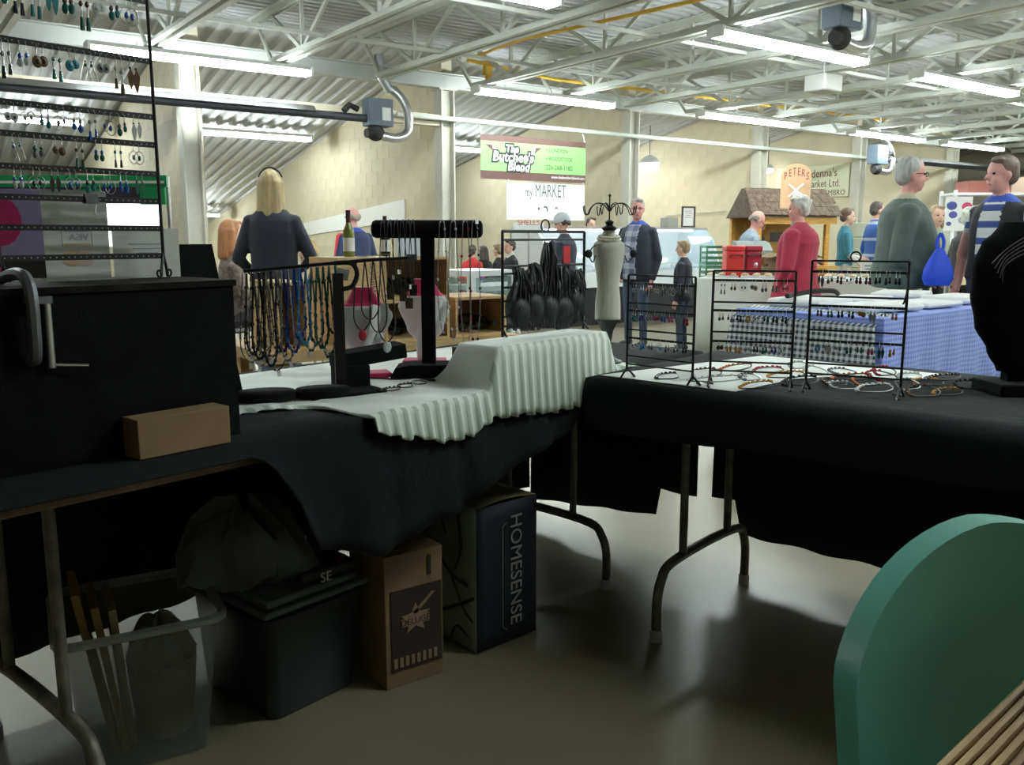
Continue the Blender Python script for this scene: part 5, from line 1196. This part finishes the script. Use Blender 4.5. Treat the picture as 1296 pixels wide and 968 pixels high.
for bi, (x, ztop, zbot, w_, n) in enumerate(((-.12, .19, .02, .055, 26), (-.065, .20, .03, .05, 24), (-.005, .26, .02, .05, 34), (.055, .19, .015, .06, 30), (.11, .18, .03, .05, 24))):
    q = random.Random(bi); t = thing('net_bundle', ('left-hand sheer', 'loose', 'tall dense', 'wide heavy', 'beaded')[bi] + ' black net bundle hanging on the wide black rack', 'scarf', (0, 0, 0)); t.matrix_basis = RM @ Matrix.Translation((x, -.012, 0))
    for k in range(n // 2):
        xx = q.uniform(-w_, w_) * .8; pts = [(xx * .3, q.uniform(-.006, .0), ztop)]
        for z in range(1, 6): pts.append((xx * (.5 + z * .12) + q.uniform(-.008, .008), -.008 + q.uniform(-.012, .008), ztop + (zbot - ztop) * z / 5 + q.uniform(-.008, .008)))
        MB().tube(catmull(pts, 2), q.uniform(.002, .005), 5).build('strand', M_netd, t)
    def net(s, v): return V((s - .5) * 2 * w_ * (.55 + .5 * v) + .006 * math.sin(9 * v + bi), -.006 - .010 * math.sin(s * 9 + bi) - .006 * math.sin(v * 7), ztop + (zbot - ztop) * v + .006 * math.sin(s * 14))
    MB().grid(net, 18, 10).build('net_panel', M_net, t, solid=.0015)
    MB().ell((0, -.012, zbot + .045), (w_ * .75, .018, .045), 12, 8).build('gathered_end', M_net, t)
o = MB().box((0, 0, 0), (.028, .004, .05)).build('red_pouch', mat('red_pouch', (.55, .02, .02), .6)); o.matrix_basis = RM @ Matrix.Translation((.085, -.005, .225)); tag(o, 'small red pouch hanging at the top of the wide black rack', 'pouch')
# ---- linen torso with wire umbrella top
tp = T(2.235, 1.54, ZW + .001); t = thing('torso_stand', 'small linen torso jewellery stand with a wire umbrella top', 'jewellery stand', tp, TA - R(40))
prof = [(.040, .135), (.0405, .142), (.039, .19), (.034, .235), (.037, .27), (.046, .315), (.050, .345), (.047, .365), (.030, .378), (.021, .385), (.020, .40), (.019, .405)]
MB().lathe(prof, 24, (0, 0, 0), 1, .72).build('linen_body', mat('linen', (.60, .60, .52), .9, bump=.2, bscale=300), t)
MB().lathe([(.045, .0), (.047, .006), (.03, .012), (.014, .03), (.012, .06), (.018, .10), (.03, .125), (.041, .134)], 16).build('turned_stand', M_black_metal, t)
MB().lathe([(.021, .404), (.024, .412), (.010, .42), (.014, .43), (.004, .436)], 14).build('finial', M_black_metal, t)
MB().cyl((0, 0, .43), (0, 0, .505), .0024, 6).ell((0, 0, .508), .005, 8, 6).build('mast', M_black_metal, t)
for k in range(8):
    a = R(45 * k + 12); MB().tube([(r_ * math.cos(a), r_ * math.sin(a), z) for r_, z in [(q.x, q.z) for q in catmull([(.003, 0, .462), (.02, 0, .482), (.045, 0, .484), (.062, 0, .470), (.070, 0, .452), (.080, 0, .456), (.084, 0, .478)], 3)]], .0018, 5).build('umbrella_arm', M_black_metal, t)
mb = MB()
for q in range(30): mb.ell((.030 * math.cos(q * .2094), .026 * math.sin(q * .2094), .386 + .004 * math.sin(q * .2094)), .0042, 6, 4)
for q in range(34): mb.ell((.034 * math.cos(q * .1848), .029 * math.sin(q * .1848), .379 + .005 * math.sin(q * .1848)), .0040, 6, 4)
o = mb.build('pearl_necklace', mat('cream_pearl', (.80, .76, .62), .35)); o.matrix_basis = t.matrix_basis; tag(o, 'double cream pearl necklace around the neck of the linen torso', 'necklace')
for s in (-1, 1): MB().tube(catmull([(s * .045, -.02, .36), (s * .062, -.028, .35), (s * .066, -.026, .325), (s * .054, -.02, .31), (s * .046, -.015, .33)], 4), .002, 6).ell((s * .07, -.028, .335), (.012, .003, .013), 10, 6).build('side_hook', M_black_metal, t)
# ---- black bust on the right
bp_ = T(2.525, .462, ZC); t = thing('necklace_bust', 'large black velvet necklace bust at the end of the table', 'jewellery bust', bp_, YAW - R(86))
def bustp(s, v):
    zs_ = [0, .05, .12, .20, .27, .32, .36, .395]; hw_ = [.055, .085, .125, .142, .142, .125, .085, .05]; dp = [.028, .034, .045, .055, .055, .05, .045, .042]
    z = .375 * v; wv = interp(zs_, hw_, z); d_ = interp(zs_, dp, z); a = 2 * math.pi * s
    return V(wv * math.cos(a), d_ * math.sin(a) + .015, .055 + z)
MB().grid(bustp, 36, 24).add([bustp(k / 20, 1) for k in range(20)], [tuple(range(20))]).build('bust_body', M_velvet, t, angle=80)
MB().box((0, .01, .015), (.17, .13, .03)).build('base', M_velvet, t, bevel=.004); MB().box((0, .015, .05), (.07, .03, .05)).build('stem', M_velvet, t)
for k in range(5):
    q = random.Random(k); o = MB().tube(catmull([(-.125 + .008 * k, -.03, .33 - .012 * k), (-.10, -.045, .365 - .01 * k), (-.05, -.05, .398 - .010 * k), (.02, -.045, .415 - .01 * k)], 5), .0012, 5).build('cord_necklace', M_chain); o.matrix_basis = t.matrix_basis @ Matrix.Translation((0, -.004, .0)); tag(o, 'thin grey cord laid over the shoulder of the black bust', 'necklace', 'cords on the black bust')
# ---- necklace rod stand
n0, n1 = T(1.205, 1.905, 1.078), T(1.430, 1.672, 1.106); nd = (n1 - n0).normalized(); ndp = nd.cross(EZ)
pb = T(1.362, 1.742, ZC + .001)
t = thing('necklace_stand', 'black bar stand hung with rows of bead necklaces', 'jewellery stand', pb)
RB = Matrix.Translation(-pb)
MB().tube([RB @ n0, RB @ n1], .0045, 8).build('rod', M_black_metal, t)
MB().box((0, 0, .155), (.026, .020, .30), Matrix.Rotation(TA - .6, 3, 'Z')).build('post', M_black_metal, t)
MB().box((0, 0, .006), (.20, .11, .012), Matrix.Rotation(TA - .2, 3, 'Z')).build('base', M_velvet, t)
MB().tube(catmull([RB @ (n0 + nd * .22) + V(0, 0, .0), RB @ (n0 + nd * .262) + V(0, 0, -.004), RB @ (n0 + nd * .275) + V(0, 0, -.03), RB @ (n0 + nd * .262) + V(0, 0, -.06), RB @ (n0 + nd * .235) + V(0, 0, -.065)], 5), .006, 8).build('hook_end', M_black_metal, t)
M_tagp = M_paper
def hung(name, label, group, top, dr, w_, L, m, r=.0022, beads=False, tagq=True, pend=None, front=0., seed=0):
    "a necklace hanging from a bar: two strands and a curved bottom, optional tag and pendant"
    q = random.Random(seed); t = thing(name, label, 'necklace', top, 0, group)
    pts = [dr * (-w_ * .25) + V(0, 0, 0), dr * (-w_ * .45) + V(0, 0, -L * .5), dr * (-w_ * .5) + V(0, 0, -L * .85), V(0, 0, -L), dr * (w_ * .5) + V(0, 0, -L * .85), dr * (w_ * .45) + V(0, 0, -L * .5), dr * (w_ * .25)]
    pts = [p + ndp * (-front + q.uniform(-.002, .002)) for p in pts]
    c = catmull(pts, 5)
    MB().tube(c, r, 5).build('strand', m, t)
    if beads:
        mb = MB(); n = len(c)
        for k in range(2, n - 2, 2): mb.ell(c[k], r * 1.9, 6, 4)
        mb.build('beads', beads, t)['kind'] = 'stuff'
    MB().tube([pts[0] + V(0, 0, .005), V(0, 0, .007) + ndp * -front, pts[-1] + V(0, 0, .005)], .0012, 5).build('clasp', M_silver, t)
    if tagq: MB().box(pts[3] + V(0, 0, -.008) + dr * q.uniform(-.01, .01), (.009, .0012, .014), Matrix.Rotation(q.uniform(-.6, .6), 3, 'Y') ).build('price_tag', M_tagp, t)
    if pend: MB().ell(pts[3] + V(0, 0, -.012), (.012, .004, .015), 10, 6).build('pendant', pend, t)
    return t
seq = [('black', .20, 0), ('black', .215, 0), ('grey', .21, 1), ('black', .235, 0), ('grey', .19, 1), ('purple', .20, 0), ('grey', .225, 1), ('blue', .205, 0), ('blue', .17, 0), ('sky', .185, 0), ('teal', .205, 1), ('green', .19, 0), ('green', .20, 0), ('teal', .225, 1), ('teal', .165, 0)]
for k, (cn, L, ch) in enumerate(seq):
    hung('bead_necklace', '%s bead necklace %s on the black bar stand' % (cn, 'with a chain end' if ch else 'with plain strands'), 'necklaces on the bar stand', n0 + nd * (.014 + k * .0142) + V(0, 0, -.006), nd, .030, L, M_chain if ch else BEAD[cn], .0028 if not ch else .0022, BEAD[cn], k % 2 == 0, None, .004 * (k % 3), k)
for k in range(7):
    a = random.Random(k + 40)
    hung('cluster_necklace', 'beaded necklace in the brown cluster at the foot of the bar stand', 'brown cluster necklaces', n0 + nd * (.006 + .010 * k) + V(0, 0, -.006), nd, .05, .195 + a.uniform(0, .06), M_bronze, .0015, BEAD[a.choice(('brown', 'black', 'clear'))], True, None, .014 + .003 * (k % 3), k)
for k, (cn, L, f) in enumerate((('black', .175, .3), ('black', .15, .35), ('brown', .185, .28), ('black', .21, .31))):
    hung('cord_necklace', ('long black cord', 'short black cord', 'brown cord', 'longest black cord')[k] + ' necklace at the hooked end of the bar stand', 'cord necklaces on the hook', n0 + nd * (.285 + .020 * k) + V(0, 0, .004), nd, .04, L, M_cord, .0018, False, False, BEAD['red'] if k == 0 else (BEAD['clear'] if k > 1 else None), 0, k)
MBx = MB().tube([RB @ n1, RB @ (n1 + nd * .085 + V(0, 0, -.004))], .0042, 8).box(RB @ (n1 + nd * .085 + V(0, 0, -.004)), (.018, .018, .018)); MBx.build('end_block', M_black_metal, t)
o = MB().box((0, 0, 0), (.035, .0012, .028), Matrix.Rotation(R(12), 3, 'Y')).build('price_card', M_paper); o.location = n0 + nd * .235 + ndp * -.012 + V(0, 0, -.028); o.rotation_euler.z = TA - .75; tag(o, 'white price card hanging by the hook of the bar stand', 'card')
# stepped black display block
t = thing('stepped_display', 'black stepped ring display block beside the bar stand', 'display block', T(1.475, 1.80, ZC + .006), TA - R(20))
MB().box((-.03, 0, .030), (.075, .10, .06)).build('lower_block', M_velvet, t, bevel=.003); MB().box((.02, 0, .080), (.19, .08, .038), Matrix.Rotation(R(-6), 3, 'Y')).build('upper_block', M_velvet, t, bevel=.003)
# ---- velvet T-bar with chains
tb = T(1.69, 1.765, ZW + .002); t = thing('velvet_t_bar', 'black velvet T-bar stand draped with long chains', 'jewellery stand', tb, TA - R(48))
bd = Vector((math.cos(TA - R(48)), math.sin(TA - R(48)), 0))
MB().box((0, 0, .198), (.038, .030, .40)).build('post', M_velvet, t, bevel=.004); MB().prism([(-.105, 0), (.105, 0), (.09, .028), (.05, .036), (-.05, .036), (-.09, .028)], .10, (0, .05, 0), (1, 0, 0), (0, 0, 1)).build('base', M_velvet, t)
MB().tube([(-.152, 0, .405), (-.148, 0, .405), (-.14, 0, .405), (.14, 0, .405), (.148, 0, .405), (.152, 0, .405)], [.012, .021, .0245, .0245, .021, .012], 18).build('bar', M_velvet, t)
ndp = bd.cross(EZ)
topb = tb + V(0, 0, .405)
for k, (x, L, m, bd_, pn) in enumerate(((-.118, .20, M_cord, None, BEAD['clear']), (-.10, .16, M_cord, None, M_bronze), (-.082, .145, M_cord, None, BEAD['black']), (-.066, .165, M_cord, None, M_bronze), (-.050, .185, M_cord, None, M_bronze), (-.038, .15, M_cord, None, BEAD['black']), (.042, .28, M_chain, BEAD['clear'], None), (.072, .30, M_chain, BEAD['white'], None), (.105, .345, M_chain, BEAD['red'], None), (.13, .33, M_chain, BEAD['black'], None))):
    tt = thing('long_necklace', ('black cord necklace with clear pendant', 'black cord with bronze plate', 'black cord with black ring', 'thin cord with bronze strip', 'long cord with bronze bar', 'cord with dark charm', 'chain with clear beads', 'chain with white beads', 'long chain with red beads', 'long chain with black beads')[k] + ' on the velvet T-bar', 'necklace', topb + bd * x)
    fr = -ndp * -.027
    fr = ndp * .0255
    w_ = .010 if k < 6 else .014
    loop = [V(0, 0, .026) - fr * .2, fr * .7 + V(0, 0, .018) + bd * -w_ * .3, fr * 1.05 + bd * -w_ * .5, fr + bd * -w_ + V(0, 0, -L * .6), fr + V(0, 0, -L), fr + bd * w_ + V(0, 0, -L * .6), fr * 1.05 + bd * w_ * .5, fr * .7 + V(0, 0, .018) + bd * w_ * .3, V(0, 0, .026) - fr * .2]
    c = catmull(loop, 5); MB().tube(c, .0013, 5).build('strand', m, tt)
    if bd_:
        mb = MB()
        for q in range(12, len(c) - 10, 2): mb.ell(c[q], .0042, 6, 4)
        mb.build('beads', bd_, tt)['kind'] = 'stuff'
    if pn: MB().prism([(-.010, -.03), (.010, -.03), (.011, 0), (-.011, 0)], .003, fr + V(0, 0, -L), bd, EZ).build('pendant', pn, tt)
    if k in (0, 1, 2, 4, 9): MB().box(fr * 1.1 + V(0, 0, -L + .03 if k < 9 else .02) + bd * .006, (.018, .0015, .012), Matrix.Rotation(R(30), 3, 'Z')).build('price_tag', M_paper, tt)
# ---- two white and pink necklace busts
M_pk = mat('magenta_velvet', (.55, .012, .10), .8, sheen=.2); M_wl = mat('white_leatherette', (.58, .58, .57), .5)
for k, (u, v, zz, rot, hgt, lb) in enumerate(((1.575, 1.905, ZW, R(-30), .14, 'white backed necklace bust with magenta top near the stepped block'), (1.87, 1.97, ZW, R(-48), .15, 'white backed necklace bust with magenta top behind the velvet T-bar'))):
    t = thing('pink_bust', lb, 'jewellery bust', T(u, v, zz + .004), TA + rot)
    def bk(s, q, hgt=hgt):
        wv = interp([0, .3, .8, 1], [.022, .055, .078, .06], q); a = math.pi * s
        return V(-wv * math.cos(a), -.012 - .028 * math.sin(a) * (.4 + .6 * q) + .05 * (1 - q) - .01, .055 + hgt * q)
    MB().grid(bk, 20, 14).build('white_back', M_wl, t, solid=.004)
    MB().grid(lambda s, q, b_=bk: b_(s, q) + V(0, .012 + .016 * math.sin(math.pi * s), 0), 20, 14).build('pink_front', M_pk, t, solid=.004)
    MB().ell((0, .0, .055 + hgt), (.06, .034, .014), 16, 8).lathe([(.055, .055 + hgt), (.042, .075 + hgt), (.030, .095 + hgt), (.032, .105 + hgt)], 18, (0, .002, 0), 1, .6).build('pink_neck', M_pk, t)
    MB().tube(catmull([(.03, -.035, .055 + hgt * .95), (.02, -.05, .05 + hgt * .7), (.0, -.055, .09), (-.006, -.05, .05), (-.004, -.04, .006)], 5), [.030] * 4 + [.026] * 4 + [.02] * 4 + [.017] * 8 + [.022], 10, flat=.45).build('curved_stem', M_wl, t)
    MB().box((0, -.03, .006), (.13, .075, .012)).build('pink_base', M_pk, t, bevel=.004)
# ---- loose pieces lying on the tables
rnd = random.Random(21)
def lying(u, v, z, r1, r2, rot, m, bead, label, group, cat='necklace', n=26, rr=.002):
    c = [V(r1 * math.cos(a) * (1 + .12 * math.sin(3 * a + rot)), r2 * math.sin(a) * (1 + .15 * math.sin(2 * a)), rr) for a in [2 * math.pi * k / n for k in range(n)]]
    t = thing('loose_necklace', label, cat, T(u, v, z), TA + rot, group); MB().tube(c, rr, 5, closed=True).build('strand', m, t)
    if bead:
        mb = MB()
        for k in range(0, n // 2, 1): mb.ell(c[k] + V(0, 0, rr), (rr * 2.6, rr * 2.6, rr * 2), 6, 4)
        mb.build('beads', bead, t)['kind'] = 'stuff'
    return t
cols = [('black', M_cord), ('white', M_chain), ('orange', M_cord), ('amber', M_cord), ('clear', M_chain), ('brown', M_cord), ('grey', M_chain), ('red', M_cord)]
for k in range(26):
    if k < 15: u, v = 2.16 + .10 * (k % 5) + rnd.uniform(-.02, .02), 1.26 - .14 * (k // 5) - .045 * (k % 5) + rnd.uniform(-.02, .02)
    else:
        j = k - 15; u, v = 2.30 + .10 * (j % 4) + rnd.uniform(-.02, .02), .83 - .10 * (j // 4) - .025 * (j % 4) + rnd.uniform(-.015, .015)
    cn, m = cols[(k * 5 + k // 8) % 8]
    lying(u, v, ZC + .003 + .0045 * (k % 3), .06 + .015 * (k % 3), .03 + .008 * (k % 2), rnd.uniform(-.5, .5), m, BEAD[cn], '%s beaded necklace lying loose on the %s' % (cn, 'white sheet and cloth by the middle rack' if k < 15 else 'black cloth before the bust'), 'loose necklaces on the rack table', n=22)
for k in range(6):
    lying(1.80 + .07 * k, 1.62 - .02 * k if k > 4 else 1.86 + .03 * (k % 2), ZW + .003, .035, .02, k, M_chain, BEAD[('black', 'clear', 'grey')[k % 3]], 'thin bracelet lying on the white cloth behind the riser', 'loose bracelets on the white cloth', 'bracelet', 16, .0016)
for k in range(5):
    lying(1.46 + .06 * k, 1.665 + .012 * k, ZW + .003, .03, .018, .4 * k, M_bronze, BEAD[('black', 'brown', 'clear')[k % 3]], 'thin dark bracelet lying on the white cloth before the T-bar', 'bracelets before the T-bar', 'bracelet', 16, .0016)
for k, (u, v, w_, d_) in enumerate(((2.13, 1.20, .055, .04), (2.15, 1.165, .05, .035))):
    o = MB().box((0, 0, .001), (w_, d_, .0015)).build('price_card', M_paper); o.location = T(u, v, ZC + .018 + .003 * k); o.rotation_euler = (R(28), 0, TA - .6 + .2 * k); tag(o, ('tilted', 'lower')[k] + ' white price card among the necklaces by the linen torso', 'card')
# ---- green chair and plank table near the camera
M_gc = mat('sea_green_plastic', (.09, .36, .28), .40, var=.06, vscale=3)
ch = P(1290, 968, z=.45); 
t = thing('plastic_chair', 'sea green moulded plastic chair with a thick rounded backrest', 'chair')
cb = P(1262, 800, d=.96)
fx_ = V(RT.x, RT.y, 0); ang = math.atan2(RT.y, RT.x) + R(20)
t.matrix_basis = Matrix.Translation((cb.x, cb.y, 0)) @ Matrix.Rotation(ang, 4, 'Z')
def bshell(s, q, off):
    # s across, q up; superellipse outline
    W, Hh = .24, .412
    z = .44 + Hh * q; top_ = max(0, (q - .70) / .30)
    wv = W * (1 - top_ ** 1.6) ** .62 * (1 - .10 * (1 - q)) if top_ < 1 else .001
    x = (2 * s - 1) * wv
    return V(x, .055 * (x / .24) ** 2 * -1 + .05 * (q - .3) + off, z)
mb = MB(); NU, NQ = 24, 26
rows_ = []
qs = [1 - (1 - k / NQ) ** 1.7 for k in range(NQ + 1)]
fr_ = [[bshell(i / NU, q, -.016) for i in range(NU + 1)] for q in qs]; bk_ = [[bshell(i / NU, q, .016) for i in range(NU + 1)] for q in qs]
n1_ = NU + 1; tot = n1_ * (NQ + 1)
fs = []
for j in range(NQ):
    for i in range(NU):
        a = j * n1_ + i; fs.append((a, a + 1, a + n1_ + 1, a + n1_)); fs.append((tot + a, tot + a + n1_, tot + a + n1_ + 1, tot + a + 1))
    for i in (0, NU):
        a = j * n1_ + i; fs.append((a, a + n1_, tot + a + n1_, tot + a) if i == 0 else (a, tot + a, tot + a + n1_, a + n1_))
for i in range(NU): a = NQ * n1_ + i; fs.append((a, a + 1, tot + a + 1, tot + a)); fs.append((i, tot + i, tot + i + 1, i + 1))
mb.add([p for r in fr_ for p in r] + [p for r in bk_ for p in r], fs); mb.build('backrest', M_gc, t, angle=50, bevel=.007)
MB().grid(lambda s, q: V((s - .5) * .42, -.02 - .40 * q, .445 - .02 * math.sin(math.pi * s) * math.sin(math.pi * q) - .03 * max(0, q - .85) / .15), 14, 14).build('seat', M_gc, t, solid=.02)
for sx in (-.17, .17):
    for y0, y1 in ((-.06, .02), (-.36, -.42)): MB().cyl((sx, y0, .43), (sx * 1.15, y1, 0), .013, 10).build('leg', M_silver, t)
# plank table
e0, e1 = P(1296, 858, z=.74), P(1182, 968, z=.74); ed = (e0 - e1).normalized(); ein = ed.cross(EZ)
if ein.dot(V(RT.x, RT.y, 0)) < 0: ein = -ein
t = thing('plank_table', 'weathered ridged wooden table top at the photographer seat', 'table', (0, 0, 0))
o0 = e1 - ed * .35 + V(0, 0, 0); t.location = (o0.x, o0.y, 0); M_rw = mat('weathered_ridged_wood', (.36, .24, .10), .6, var=.6, vscale=30, stretch=(.15, .15, 1), bump=.5, bscale=80)
aang = math.atan2(ed.y, ed.x); t.rotation_euler.z = aang
sgn = 1 if Matrix.Rotation(-aang, 3, 'Z') @ ein @ V(0, 1, 0) > 0 else -1
M_rw2 = mat('ridge_highlight_wood', (.72, .62, .45), .55, var=.4, vscale=40, stretch=(.1, 1, 1)); M_rw3 = mat('dark_ridged_wood', (.20, .12, .045), .6, var=.4, vscale=40, stretch=(.1, 1, 1))  # the pale slats carry the highlights on the ridges in their colour
MB().box((.31, sgn * .26, .722), (.62, .52, .03)).build('table_core', M_rw3, t)
sl = {}
for k in range(52):
    key = (2, 0, 1, 0, 2, 1)[k % 6] if k > 2 else 0
    if key not in sl: sl[key] = MB().tube([(0, 0, 0), (.62, 0, 0)], .0056, 8, flat=.7).mesh('slat', (M_rw, M_rw2, M_rw3)[key])
    o = link('slat', sl[key], t); o.location = (0, sgn * (.006 + k * .0098), .7395 - (.0015 if key == 2 else 0))
for x, y in ((.06, .06), (.56, .06), (.06, .46), (.56, .46)): MB().box((x, sgn * y, .355), (.06, .06, .71)).build('leg', M_rw3, t)

for k, (u, v, sx, sy) in enumerate(((1.18, 1.80, .075, .05), (1.30, 1.735, .07, .045))):
    o = MB().lathe([(.96, 0), (1, .004), (1, .016), (.9, .022)], 24).build('velvet_pad', M_velvet); o.scale = (sx, sy, 1); o.location = T(u, v, ZW + .001); o.rotation_euler.z = TA - .5; tag(o, ('oval black velvet pad under the brown necklace cluster', 'oval black velvet pad beside the post of the bar stand')[k], 'display pad')
